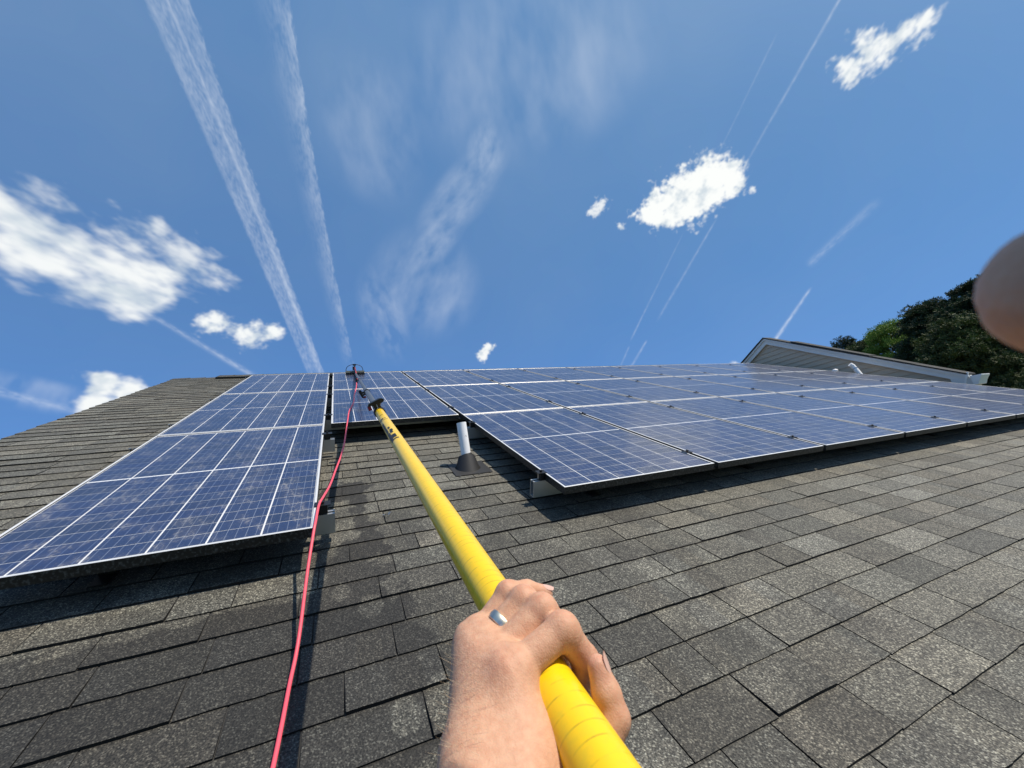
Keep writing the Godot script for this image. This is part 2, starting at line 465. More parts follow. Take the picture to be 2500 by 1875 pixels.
func make_materials() -> void:
	var r := RandomNumberGenerator.new()
	r.seed = 5
	stain_noise.seed = 9; stain_noise.frequency = 0.075; stain_noise.fractal_octaves = 4
	stain_fine.seed = 4; stain_fine.frequency = 0.35; stain_fine.fractal_octaves = 3
	# mineral granules: 1024 pixels on 1.9 m
	var side := 1024
	var raw := PackedFloat32Array()
	raw.resize(side * side)
	for k in side * side: raw[k] = r.randf()
	var gran := PackedByteArray()
	gran.resize(side * side * 3)
	var hm := PackedByteArray()
	hm.resize(side * side)
	for y in side:
		for x in side:
			var o := y * side + x
			var o2 := y * side + (x + 1) % side
			var o3 := ((y + 1) % side) * side + x
			var b := raw[o] * 0.5 + raw[o2] * 0.25 + raw[o3] * 0.25
			var lum := 0.10 + 0.62 * b * b
			if raw[o] > 0.95: lum = 1.0
			elif raw[o2] > 0.975 or raw[o3] > 0.975: lum = 1.0
			elif raw[o] < 0.2: lum = 0.05
			var warm := (raw[o3] - 0.5) * 0.10
			var col := Color(clampf(lum * (1.0 + warm), 0, 1), clampf(lum, 0, 1), clampf(lum * (0.96 - warm), 0, 1)).linear_to_srgb()
			gran[o * 3] = int(col.r * 255.0); gran[o * 3 + 1] = int(col.g * 255.0); gran[o * 3 + 2] = int(col.b * 255.0)
			hm[o] = int(b * 255.0)
	var gran_tex := ImageTexture.create_from_image(Image.create_from_data(side, side, false, Image.FORMAT_RGB8, gran))
	var gran_h := ImageTexture.create_from_image(Image.create_from_data(side, side, false, Image.FORMAT_L8, hm))
	var stain := picture(1024, 1024, func(x, y):
		var u: float = x / 1024.0 * 5.0 - 2.5
		var v: float = y / 1024.0 * 5.0 - 2.5
		var w := wet(u, v)
		var chalk := 0.0
		return Color(0.20, 0.20, 0.215, w * 0.92 + chalk))
	for called in ["shingle", "shingle_near"]:
		var m := plain(called, Color(1, 1, 1), 0.78)
		m.albedo_texture = gran_tex
		m.vertex_color_use_as_albedo = true
		m.uv1_scale = Vector3(1.0 / 1.9, 1.0 / 1.9, 1.0)
		m.heightmap_enabled = true
		m.heightmap_texture = gran_h
		m.heightmap_scale = 0.10
		if called == "shingle_near":
			m.detail_enabled = true
			m.detail_albedo = stain
			m.detail_uv_layer = BaseMaterial3D.DETAIL_UV_2
			m.detail_blend_mode = BaseMaterial3D.BLEND_MODE_MUL
	plain("roof_deck", Color(0.03, 0.03, 0.03), 0.9)
	plain("black_plastic", Color(0.010, 0.010, 0.011), 0.45)
	plain("rubber", Color(0.022, 0.022, 0.022), 0.55)
	plain("white_trim", Color(0.78, 0.79, 0.76), 0.5)
	plain("soffit", Color(0.66, 0.62, 0.52), 0.6)
	plain("backsheet", Color(0.74, 0.75, 0.75), 0.6)
	plain("silver_lip", Color(0.80, 0.80, 0.78), 0.42, 0.35)
	plain("rail_metal", Color(0.55, 0.56, 0.55), 0.42, 0.75)
	plain("steel", Color(0.55, 0.55, 0.56), 0.28, 1.0)
	plain("grey_tube", Color(0.085, 0.095, 0.105), 0.38, 0.0)
	plain("red_plastic", Color(0.32, 0.02, 0.03), 0.4)
	plain("hose_red", Color(0.85, 0.105, 0.145), 0.42)
	plain("brush_body", Color(0.12, 0.13, 0.11), 0.5)
	plain("bark", Color(0.09, 0.065, 0.045), 0.9)
	plain("grass", Color(0.06, 0.10, 0.03), 0.95)
	plain("black_ink", Color(0.012, 0.012, 0.012), 0.5)
	plain("nail", Color(0.66, 0.42, 0.34), 0.28)
	plain("hair", Color(0.62, 0.47, 0.30), 0.5)
	# frame sides: dark anodised metal with dirt run down it
	var dn := FastNoiseLite.new()
	dn.seed = 31; dn.frequency = 0.11; dn.fractal_octaves = 4
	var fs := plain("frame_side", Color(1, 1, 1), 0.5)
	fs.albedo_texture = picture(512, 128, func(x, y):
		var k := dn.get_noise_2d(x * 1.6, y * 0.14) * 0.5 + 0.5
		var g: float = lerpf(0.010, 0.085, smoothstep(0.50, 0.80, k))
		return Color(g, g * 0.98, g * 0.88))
	# white vinyl pipe
	var pv := plain("white_pipe", Color(1, 1, 1), 0.38)
	pv.albedo_texture = picture(128, 128, func(x, y):
		var k := dn.get_noise_2d(x * 3.0 + 900.0, y * 0.5)
		var g: float = 0.90 - 0.12 * smoothstep(0.1, 0.5, k)
		return Color(g, g * 1.0, g * 0.99))
	# siding
	var sd := plain("siding", Color(0.62, 0.50, 0.36), 0.55)
	sd.vertex_color_use_as_albedo = true
	# polycrystalline half cell with five busbars: two by two variants
	var cn := FastNoiseLite.new()
	cn.seed = 14; cn.noise_type = FastNoiseLite.TYPE_CELLULAR; cn.frequency = 0.055; cn.cellular_return_type = FastNoiseLite.RETURN_CELL_VALUE; cn.cellular_jitter = 1.0
	var cell_tex := picture(1024, 512, func(x, y):
		var k: float = cn.get_noise_2d(x * 0.55, y * 0.75) * 0.5 + 0.5
		var k2: float = cn.get_noise_2d(x * 1.3 + 300.0, y * 1.6) * 0.5 + 0.5
		var m: float = 0.72 + 0.42 * k + 0.22 * k2
		var c := Color(0.0058 * m, 0.0200 * m, 0.080 * m)
		var fx: float = fmod(x, 512.0) / 512.0
		var bus: float = absf(fmod(fx * 5.0, 1.0) - 0.5) / 5.0
		if bus < 0.0052: c = c.lerp(Color(0.40, 0.46, 0.56), 0.45)
		return c)
	# dust and dried run-off on the glass, in metres of the panel: 2 m
	var pn := FastNoiseLite.new()
	pn.seed = 8; pn.frequency = 0.012; pn.fractal_octaves = 4
	var ps := FastNoiseLite.new()
	ps.seed = 17; ps.frequency = 0.05; ps.fractal_octaves = 4
	var gr := FastNoiseLite.new()
	gr.seed = 18; gr.frequency = 0.4; gr.fractal_octaves = 2
	var dust := picture(1024, 1024, func(x, y):
		var big: float = pn.get_noise_2d(x, y)
		var smear: float = ps.get_noise_2d(x * 0.9 + y * 0.35, y * 0.22 - x * 0.1)
		var g: float = gr.get_noise_2d(x, y)
		var fleck: float = ps.get_noise_2d(x * 3.1 - y * 1.1 + 500.0, y * 1.3 + x * 0.4)
		var zone: float = smoothstep(-0.05, 0.45, big)
		var a: float = 0.012 + zone * (0.34 * smoothstep(0.06, 0.55, smear * 0.7 + fleck * 0.75 + g * 0.35) + 0.06) + 0.10 * smoothstep(0.30, 0.7, fleck + g * 0.3)
		return Color(0.40, 0.38, 0.34, clampf(a, 0.0, 0.5)))
	for k in 4:
		var m := plain("cell_%d" % k, [Color(1, 1, 1), Color(0.78, 0.86, 1.0), Color(0.95, 0.86, 0.80), Color(0.70, 0.76, 0.84)][k], 0.45)
		m.albedo_texture = cell_tex
		m.detail_enabled = true
		m.detail_albedo = dust
		m.detail_uv_layer = BaseMaterial3D.DETAIL_UV_2
		m.detail_blend_mode = BaseMaterial3D.BLEND_MODE_MIX
	var gl := plain("glass", Color(0.9, 0.95, 1.0), 0.16)
	gl.metallic_specular = 0.40
	gl.albedo_color.a = 0.004
	gl.transparency = BaseMaterial3D.TRANSPARENCY_ALPHA
	# yellow pole: wound tape, a thin seam every turn
	var yn := FastNoiseLite.new()
	yn.seed = 40; yn.frequency = 0.02; yn.fractal_octaves = 4
	var ym := plain("yellow", Color(1, 1, 1), 0.32)
	ym.albedo_texture = picture(512, 512, func(x, y):
		var turn: float = fmod(y / 512.0 * 8.0 + x / 512.0, 1.0)
		var which: float = floor(y / 512.0 * 8.0 + x / 512.0)
		var c := Color(0.92, 0.60, 0.005)
		var k := yn.get_noise_2d(x, y)
		c = c.lerp(Color(0.74, 0.53, 0.02), clampf(k * 0.8, 0.0, 0.35))
		var seam: float = smoothstep(0.075, 0.03, absf(turn - 0.5 - 0.05 * sin(which * 2.3)))
		c = c.lerp(Color(0.36, 0.25, 0.01), seam * (0.26 + 0.8 * clampf(yn.get_noise_2d(x * 0.6, which * 90.0), -0.3, 0.5)))
		return c)
	ym.uv1_scale = Vector3(1, 1.0 / 0.084, 1)
	ym.clearcoat_enabled = true
	ym.clearcoat = 0.22
	ym.clearcoat_roughness = 0.12
	# skin
	var sn := FastNoiseLite.new()
	sn.seed = 50; sn.noise_type = FastNoiseLite.TYPE_CELLULAR; sn.frequency = 0.10; sn.cellular_return_type = FastNoiseLite.RETURN_DISTANCE2_SUB; sn.fractal_octaves = 2
	var sn2 := FastNoiseLite.new()
	sn2.seed = 51; sn2.frequency = 0.02; sn2.fractal_octaves = 4
	var sk := plain("skin", Color(1, 1, 1), 0.58)
	sk.metallic_specular = 0.42
	sk.vertex_color_use_as_albedo = true
	sk.albedo_texture = picture(512, 512, func(x, y):
		var k: float = sn2.get_noise_2d(x, y)
		var f: float = sn.get_noise_2d(x, y)
		var m: float = 0.90 + 0.12 * k + 0.05 * f
		return Color(clampf(m + 0.03, 0, 1), clampf(m + 0.10 * k, 0, 1), clampf(m + 0.14 * k, 0, 1)))
	sk.heightmap_enabled = true
	sk.heightmap_scale = 0.075
	sk.heightmap_texture = ImageTexture.create_from_image(Image.create_from_data(512, 512, false, Image.FORMAT_L8, skin_height(sn)))
	sk.uv1_triplanar = true
	sk.uv1_scale = Vector3(14, 14, 14)
	sk.subsurf_scatter_enabled = true
	sk.subsurf_scatter_strength = 0.12
	# worn ring
	var rm := plain("ring_metal", Color(1, 1, 1), 0.40, 1.0)
	rm.albedo_texture = picture(128, 32, func(x, y):
		var k: float = yn.get_noise_2d(x * 3.0, y * 6.0)
		return Color(0.85, 0.80, 0.64).lerp(Color(0.45, 0.46, 0.44), smoothstep(-0.1, 0.25, k)))
	for k in 4:
		var m := plain(["needles_dark", "needles_mid", "leaves_light", "needles_blue"][k], [Color(0.030, 0.050, 0.020), Color(0.060, 0.085, 0.026), Color(0.17, 0.25, 0.035), Color(0.026, 0.048, 0.030)][k], 0.7)
		m.vertex_color_use_as_albedo = true
		m.backlight_enabled = true
		m.backlight = Color(0.35, 0.45, 0.12)


func skin_height(sn: FastNoiseLite) -> PackedByteArray:
	var d := PackedByteArray()
	d.resize(512 * 512)
	var fold := FastNoiseLite.new()
	fold.seed = 52; fold.frequency = 0.028; fold.fractal_octaves = 3
	for y in 512:
		for x in 512:
			d[y * 512 + x] = clampi(int((0.5 + 0.30 * sn.get_noise_2d(x, y) + 0.34 * (0.5 - absf(fold.get_noise_2d(x, y))) - 0.17) * 255.0), 0, 255)
	return d


# ---------------------------------------------------------------- setting
func ground() -> void:
	var o := MeshInstance3D.new()
	o.name = "ground"
	var pl := PlaneMesh.new()
	pl.size = Vector2(1600, 1600)
	pl.material = mats.grass
	o.mesh = pl
	o.position = Vector3(0, 0, 0)
	o.set_meta("kind", "structure")
	add_child(o)


const COURSE := 0.133
const COURSE_0 := -0.268
const TAB := 0.255
const RAKE := -2.233
const ROOF_RIGHT := 9.99
const RIDGE := 6.245
const EAVE := -4.4


func shingle_tab(mb: MB, u0: float, u1: float, v: float, near: bool, seed_tone: float) -> void:
	# one tab: a thin slab that lies on the course below, its lower edge proud and a little ragged
	var th := 0.0058 + rng.randf() * rng.randf() * 0.0056
	var lift := rng.randf() * 0.0014
	var top_v := v + COURSE + 0.012
	var n_low := ROOF_N + th + lift
	var n_high := ROOF_N + 0.0012
	var cuts := [u0]
	var tones := []
	var a := u0
	while a < u1 - 0.001:      # blends of darker and lighter granules, with straight borders
		var b := u1 if rng.randf() < 0.45 or u1 - a < 0.1 else lerpf(a, u1, rng.randf_range(0.3, 0.7))
		cuts.append(b)
		tones.append(seed_tone * rng.randf_range(0.86, 1.14))
		a = b
	var off := Vector2(rng.randf(), rng.randf())
	for j in tones.size():
		var w := rng.randf_range(-0.02, 0.035)
		var g: float = 0.40 * tones[j]
		var col := Color(minf(1.0, g * (1.0 + w)), g * 0.970, g * (0.835 - w))
		var steps := 3 if near else 1
		var last: float = v + rng.randf_range(-0.0016, 0.0016)
		for s in steps:
			var x0: float = lerpf(cuts[j], cuts[j + 1], float(s) / steps)
			var x1: float = lerpf(cuts[j], cuts[j + 1], float(s + 1) / steps)
			var e0 := last
			var e1: float = v + rng.randf_range(-0.0016, 0.0016)
			last = e1
			var p0 := L(x0, e0, n_low)
			var p1 := L(x1, e1, n_low)
			var p2 := L(x1, top_v, n_high)
			var p3 := L(x0, top_v, n_high)
			var uv := []
			var uv2 := []
			for q in [p0, p1, p2, p3]:
				uv.append(Vector2(q.x, -q.z) + off)
				uv2.append(Vector2(clampf((q.x + 2.5) / 5.0, 0.001, 0.999), clampf((-q.z + 2.5) / 5.0, 0.001, 0.999)))
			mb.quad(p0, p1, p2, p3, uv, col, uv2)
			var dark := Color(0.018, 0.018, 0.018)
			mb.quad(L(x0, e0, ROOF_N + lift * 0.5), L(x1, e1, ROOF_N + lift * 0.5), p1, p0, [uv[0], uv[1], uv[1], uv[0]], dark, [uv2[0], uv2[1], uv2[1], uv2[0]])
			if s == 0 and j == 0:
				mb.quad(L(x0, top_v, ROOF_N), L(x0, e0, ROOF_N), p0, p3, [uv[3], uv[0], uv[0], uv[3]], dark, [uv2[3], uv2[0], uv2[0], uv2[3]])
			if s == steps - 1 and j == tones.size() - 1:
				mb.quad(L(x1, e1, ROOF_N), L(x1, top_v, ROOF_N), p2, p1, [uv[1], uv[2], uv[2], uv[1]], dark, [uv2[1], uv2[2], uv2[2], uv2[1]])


func under_panels(u: float, v: float) -> bool:
	if u < -1.0 or u > 9.3 or v > 5.08: return false
	if u > 0.02 and u < 1.07: return v > 1.74
	return v > 0.04


func house() -> void:
	var h := thing("house", "house whose grey asphalt shingle roof carries the solar panels", "house", roof)
	var inv := roof.affine_inverse()
	# walls of the storey below
	var wm := MB.new()
	wm.box(Vector3(RAKE + 0.3, 0.0, -10.3), Vector3(ROOF_RIGHT, 2.35, 3.75), inv)
	part("wall", wm.mesh(mats.siding), h)
	# roof: a deck on both slopes and the rake board at its left edge
	var rm := MB.new()
	rm.box(Vector3(RAKE + 0.02, ROOF_N - 0.14, -RIDGE), Vector3(ROOF_RIGHT, ROOF_N - 0.0005, -EAVE))
	var ridge := L(0, RIDGE, 0)
	var back := Transform3D(Basis(Vector3.RIGHT, deg_to_rad(-2.0 * PITCH)), Vector3.ZERO)
	var pivot := L(0, RIDGE, ROOF_N)
	var xf := Transform3D(Basis(), pivot) * back
	rm.box(Vector3(RAKE + 0.02, -0.14, -10.0), Vector3(ROOF_RIGHT, -0.0005, 0.0), xf)
	var roof_part := part("roof", rm.mesh(mats.roof_deck), h)
	var trim := MB.new()
	trim.box(Vector3(RAKE - 0.005, ROOF_N - 0.20, -RIDGE), Vector3(RAKE + 0.018, ROOF_N - 0.006, -EAVE))
	part("rake_board", trim.mesh(mats.white_trim), roof_part)
	# ridge vent: a raised cap with a dark slot below it, from u = -1.62 on
	var rv := MB.new()
	rv.box(L(-1.66, RIDGE + 0.10, ROOF_N + 0.006), L(9.0, RIDGE - 0.16, ROOF_N + 0.034))
	part("ridge_vent", rv.mesh(mats.black_plastic), roof_part)
	var k := 0
	var cu := RAKE - 0.01
	while cu < 9.0:      # ridge caps
		var on := cu > -1.69
		var rise := 0.036 if on else 0.006
		var cm := MB.new()
		var tone := rng.randf_range(0.17, 0.25)
		var cc := Color(tone, tone * 0.97, tone * 0.87)
		cm.quad(L(cu, RIDGE - 0.15, ROOF_N + rise), L(cu + 0.20, RIDGE - 0.15, ROOF_N + rise), L(cu + 0.22, RIDGE, ROOF_N + rise + 0.012), L(cu, RIDGE, ROOF_N + rise + 0.004), [], cc)
		cm.quad(L(cu, RIDGE - 0.15, ROOF_N + rise - 0.006), L(cu + 0.20, RIDGE - 0.15, ROOF_N + rise - 0.006), L(cu + 0.20, RIDGE - 0.15, ROOF_N + rise), L(cu, RIDGE - 0.15, ROOF_N + rise), [], Color(0.02, 0.02, 0.02))
		cm.quad(L(cu, RIDGE, ROOF_N + rise + 0.004), L(cu + 0.22, RIDGE, ROOF_N + rise + 0.012), pivot + Vector3(cu + 0.22, rise, 0) + back.basis * Vector3(0, 0.005, -0.15), pivot + Vector3(cu, rise, 0) + back.basis * Vector3(0, 0.005, -0.15), [], cc)
		if cu < 1.2: part("ridge_cap", cm.mesh(mats.shingle), roof_part)
		cu += 0.20
	# shingles: the nearest in view one by one, the rest as one
	var rest := MB.new()
	var rest_near := MB.new()
	var cam := get_node("camera") as Camera3D
	var to_cam := cam.transform.affine_inverse() * roof
	var tabs := []
	var row := int(ceil((EAVE - COURSE_0) / COURSE))
	while COURSE_0 + row * COURSE < RIDGE - 0.05:
		var v := COURSE_0 + row * COURSE
		rng.seed = 1000 + row
		var u := RAKE - 0.006 + rng.randf_range(-0.006, 0.006)
		var phase := fposmod(0.75 + (0.125 if posmod(row, 5) == 2 else 0.0) + rng.randf_range(-0.035, 0.035), TAB)
		var first := true
		while u < ROOF_RIGHT - 0.03:
			var nxt := floorf((u - phase) / TAB + 1.35) * TAB + phase + rng.randf_range(-0.012, 0.012)
			if rng.randf() < 0.07: nxt += 0.085
			nxt = minf(nxt, ROOF_RIGHT)
			if nxt - u < 0.06: nxt += TAB
			tabs.append([u + (0.0 if first else 0.0022), minf(nxt, ROOF_RIGHT) - 0.0022, v])
			first = false
			u = nxt
		row += 1
	var order := []
	for j in tabs.size():
		var mid := L((tabs[j][0] + tabs[j][1]) * 0.5, tabs[j][2] + COURSE * 0.5, ROOF_N)
		var q := to_cam * mid
		var inside := q.z < -0.1 and absf(q.x) < -q.z * 1.30 and absf(q.y) < -q.z * 0.985
		if inside and not under_panels(mid.x, -mid.z): order.append([-q.z, j])
	order.sort_custom(func(x, y): return x[0] < y[0])
	var single := {}
	for j in mini(300, order.size()): single[order[j][1]] = true
	for j in tabs.size():
		rng.seed = 5000 + j
		var tone := rng.randf_range(0.74, 1.20)
		var t: Array = tabs[j]
		var close: bool = t[0] > -2.4 and t[1] < 2.4 and t[2] > -2.4 and t[2] < 2.3
		if single.has(j):
			var mb := MB.new()
			shingle_tab(mb, t[0], t[1], t[2], true, tone)
			part("shingle", mb.mesh(mats.shingle_near if close else mats.shingle), roof_part)
		elif close:
			shingle_tab(rest_near, t[0], t[1], t[2], true, tone)
		else:
			shingle_tab(rest, t[0], t[1], t[2], false, tone)
	var o1 := part("far_shingles", rest.mesh(mats.shingle), roof_part)
	rest_near.mesh(mats.shingle_near, o1.mesh as ArrayMesh)
	o1.set_meta("kind", "stuff")


func gabled_wing() -> void:
	# the taller end of the house on the right: a gable that faces us. Profiles are (horizontal distance, height) over the nearest panel's corner
	var base := Transform3D(Basis(), Vector3(9.9, 0, 0))
	var h := thing("gabled_house", "taller house end with beige lap siding gable and white rake trim", "house", base)
	var y0 := BASE_Y
	var o := Vector3(0, y0, 0)
	var ex := Vector3(0, 0, -1)
	var ey := Vector3(0, 1, 0)
	var apex := Vector2(4.585, 2.547)
	var right := Vector2(1.40, 0.70)
	var left := Vector2(2.0 * 4.585 - 1.40, 0.70)
	var slope := (apex.y - right.y) / (apex.x - right.x)
	var wall := MB.new()
	wall.prism([Vector2(left.x - 0.35, -y0), Vector2(right.x + 0.2, -y0), Vector2(right.x + 0.2, 0.70 + 0.2 * slope - 0.03), Vector2(apex.x, apex.y - 0.05), Vector2(left.x - 0.35, 0.70 + 0.35 * slope - 0.05)], o + Vector3(0.10, 0, 0), ex, ey, Vector3(0.16, 0, 0), Color(0.9, 0.9, 0.9))
	# the lower storey that runs on behind it
	wall.prism([Vector2(left.x - 0.4, -y0), Vector2(right.x + 0.25, -y0), Vector2(right.x + 0.25, -1.9), Vector2(left.x - 0.4, -1.9)], o + Vector3(0.27, 0, 0), ex, ey, Vector3(9.0, 0, 0), Color(0.9, 0.9, 0.9))
	var wp := part("wall", wall.mesh(mats.siding), h)
	var expo := 0.106
	var yb := -1.2
	while yb < apex.y - 0.10:
		var yt := yb + expo + 0.010
		var reach := func(y): return clampf((apex.y - 0.04 - y) / slope, 0.01, apex.x - right.x - 0.205)
		var b := MB.new()
		var tone := 0.93 + 0.07 * rng.randf()
		var col := Color(tone, tone, tone)
		var r0: float = reach.call(yb)
		var r1: float = reach.call(yt)
		var lo0 := o + Vector3(0.080, yb, -(apex.x + r0))
		var lo1 := o + Vector3(0.080, yb, -(apex.x - r0))
		var hi0 := o + Vector3(0.098, yt, -(apex.x + r1))
		var hi1 := o + Vector3(0.098, yt, -(apex.x - r1))
		b.quad(lo0, lo1, hi1, hi0, [], col)
		b.quad(lo0 + Vector3(0.0195, 0, 0), lo1 + Vector3(0.0195, 0, 0), lo1, lo0, [], col)
		part("siding_board", b.mesh(mats.siding), wp)
		yb += expo
	# narrow roof over the gable: dark shingle edge above white boards
	var rb := MB.new()
	var parts_of := func(e: Vector2, lift: float, low: float) -> Array: return [Vector2(e.x, e.y + low), Vector2(apex.x, apex.y + low), Vector2(apex.x, apex.y + lift), Vector2(e.x, e.y + lift)]
	for e in [right, left]:
		rb.prism(parts_of.call(e, 0.028, 0.0), o + Vector3(-0.03, 0, 0), ex, ey, Vector3(0.30, 0, 0), Color(0.12, 0.115, 0.105))
	var rp := part("roof", rb.mesh(mats.shingle), h)
	for q in [[3.98, 2.62, 0.030], [2.60, 2.02, 0.006], [5.5, 4.75, 0.012]]:
		var rr := MB.new()
		var y_at := func(x): return apex.y - absf(apex.x - x) * slope + 0.0285
		rr.prism([Vector2(q[0], y_at.call(q[0])), Vector2(q[1], y_at.call(q[1])), Vector2(q[1], y_at.call(q[1]) + q[2] * 0.6), Vector2(q[0], y_at.call(q[0]) + q[2])], o + Vector3(-0.025, 0, 0), ex, ey, Vector3(0.28, 0, 0), Color(0.10, 0.10, 0.09))
		part("shingle", rr.mesh(mats.shingle), rp)
	for spec in [["rake_fascia", -0.001, -0.046, -0.008], ["rake_frieze", -0.047, -0.150, 0.026]]:
		for e in [right, left]:
			var fm := MB.new()
			fm.prism(parts_of.call(e, spec[1], spec[2]), o + Vector3(spec[3], 0, 0), ex, ey, Vector3(0.03, 0, 0))
			part(spec[0], fm.mesh(mats.white_trim), h)
	# boxed eave return with its gutter
	var er := MB.new()
	er.prism([Vector2(right.x + 0.24, 0.50), Vector2(right.x - 0.01, 0.53), Vector2(right.x - 0.01, 0.69), Vector2(right.x + 0.24, 0.76)], o + Vector3(0.030, 0, 0), ex, ey, Vector3(0.06, 0, 0))
	part("eave_return", er.mesh(mats.white_trim), h)
	var gu := MB.new()
	gu.prism([Vector2(right.x - 0.014, 0.52), Vector2(right.x - 0.075, 0.52), Vector2(right.x - 0.10, 0.58), Vector2(right.x - 0.15, 0.66), Vector2(right.x - 0.15, 0.675), Vector2(right.x - 0.014, 0.675)], o, ex, ey, Vector3(0.30, 0, 0))
	part("gutter", gu.mesh(mats.white_trim), h)
	var st := MB.new()
	st.box(Vector3(-0.030, 0, 0), Vector3(-0.010, 0.34, 0.026), Transform3D(Basis(Vector3(1, 0, 0), 0.42), Vector3(0, y0 + 0.44, -right.x - 0.14)))
	part("downspout_strap", st.mesh(mats.white_trim), h)
	var so := MB.new()
	so.box(Vector3(0.0, y0 + 0.495, -right.x - 0.239), Vector3(0.30, y0 + 0.518, -right.x + 0.010))
	part("soffit", so.mesh(mats.soffit), h)


# ---------------------------------------------------------------- solar panels
const PW := 0.998
const PH := 1.690
const PU := 1.03019
const PV := 1.69944
const GAP0 := 0.04586
const LIP := 0.0098


func col_left(c: int) -> float:
	return -PW if c == 0 else GAP0 + (c - 1) * PU


func frame_mesh() -> ArrayMesh:
	var side := MB.new()
	var top := MB.new()
	var d := 0.038
	# four bars butted: bottom and top run the whole width
	for b in [[0.0, PW, 0.0, LIP], [0.0, PW, PH - LIP, PH], [0.0, LIP, LIP, PH - LIP], [PW - LIP, PW, LIP, PH - LIP]]:
		var u0: float = b[0]; var u1: float = b[1]; var v0: float = b[2]; var v1: float = b[3]
		var bev := 0.0012
		top.quad(L(u0 + bev, v0 + bev, 0), L(u1 - bev, v0 + bev, 0), L(u1 - bev, v1 - bev, 0), L(u0 + bev, v1 - bev, 0))
		var ring0 := [L(u0, v0, -bev), L(u1, v0, -bev), L(u1, v1, -bev), L(u0, v1, -bev)]
		var ring1 := [L(u0 + bev, v0 + bev, 0), L(u1 - bev, v0 + bev, 0), L(u1 - bev, v1 - bev, 0), L(u0 + bev, v1 - bev, 0)]
		for j in 4:
			top.quad(ring0[j], ring0[(j + 1) % 4], ring1[(j + 1) % 4], ring1[j])
		var low := [L(u0, v0, -d), L(u1, v0, -d), L(u1, v1, -d), L(u0, v1, -d)]
		for j in 4:
			var k := (j + 1) % 4
			var lng: float = low[j].distance_to(low[k])
			var s0 := rng.randf() * 3.0
			side.quad(low[j], low[k], ring0[k], ring0[j], [Vector2(s0, 1), Vector2(s0 + lng * 0.9, 1), Vector2(s0 + lng * 0.9, 0), Vector2(s0, 0)])
		side.quad(low[3], low[2], low[1], low[0])
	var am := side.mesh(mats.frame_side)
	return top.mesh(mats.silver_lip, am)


func cell_quad(mb: MB, cx: int, cy: int, shift: Vector2, var_u: int, var_v: int) -> void:
	var u0 := LIP + 0.0036 + cx * (0.15700 + 0.0058)
	var v0 := LIP + 0.0115 + cy * (0.0784 + 0.0034) + (0.0115 if cy >= 10 else 0.0)
	var u1 := u0 + 0.15700
	var v1 := v0 + 0.0784
	var n := -0.0052
	var ta := Vector2(var_u * 0.5, var_v * 0.5)
	var q := [L(u0, v0, n), L(u1, v0, n), L(u1, v1, n), L(u0, v1, n)]
	var uv2 := []
	for e in q: uv2.append(Vector2(e.x / 2.0, -e.z / 2.0) + shift)
	mb.quad(q[0], q[1], q[2], q[3], [ta + Vector2(0.002, 0.49), ta + Vector2(0.498, 0.49), ta + Vector2(0.498, 0.01), ta + Vector2(0.002, 0.01)], Color.WHITE, uv2)


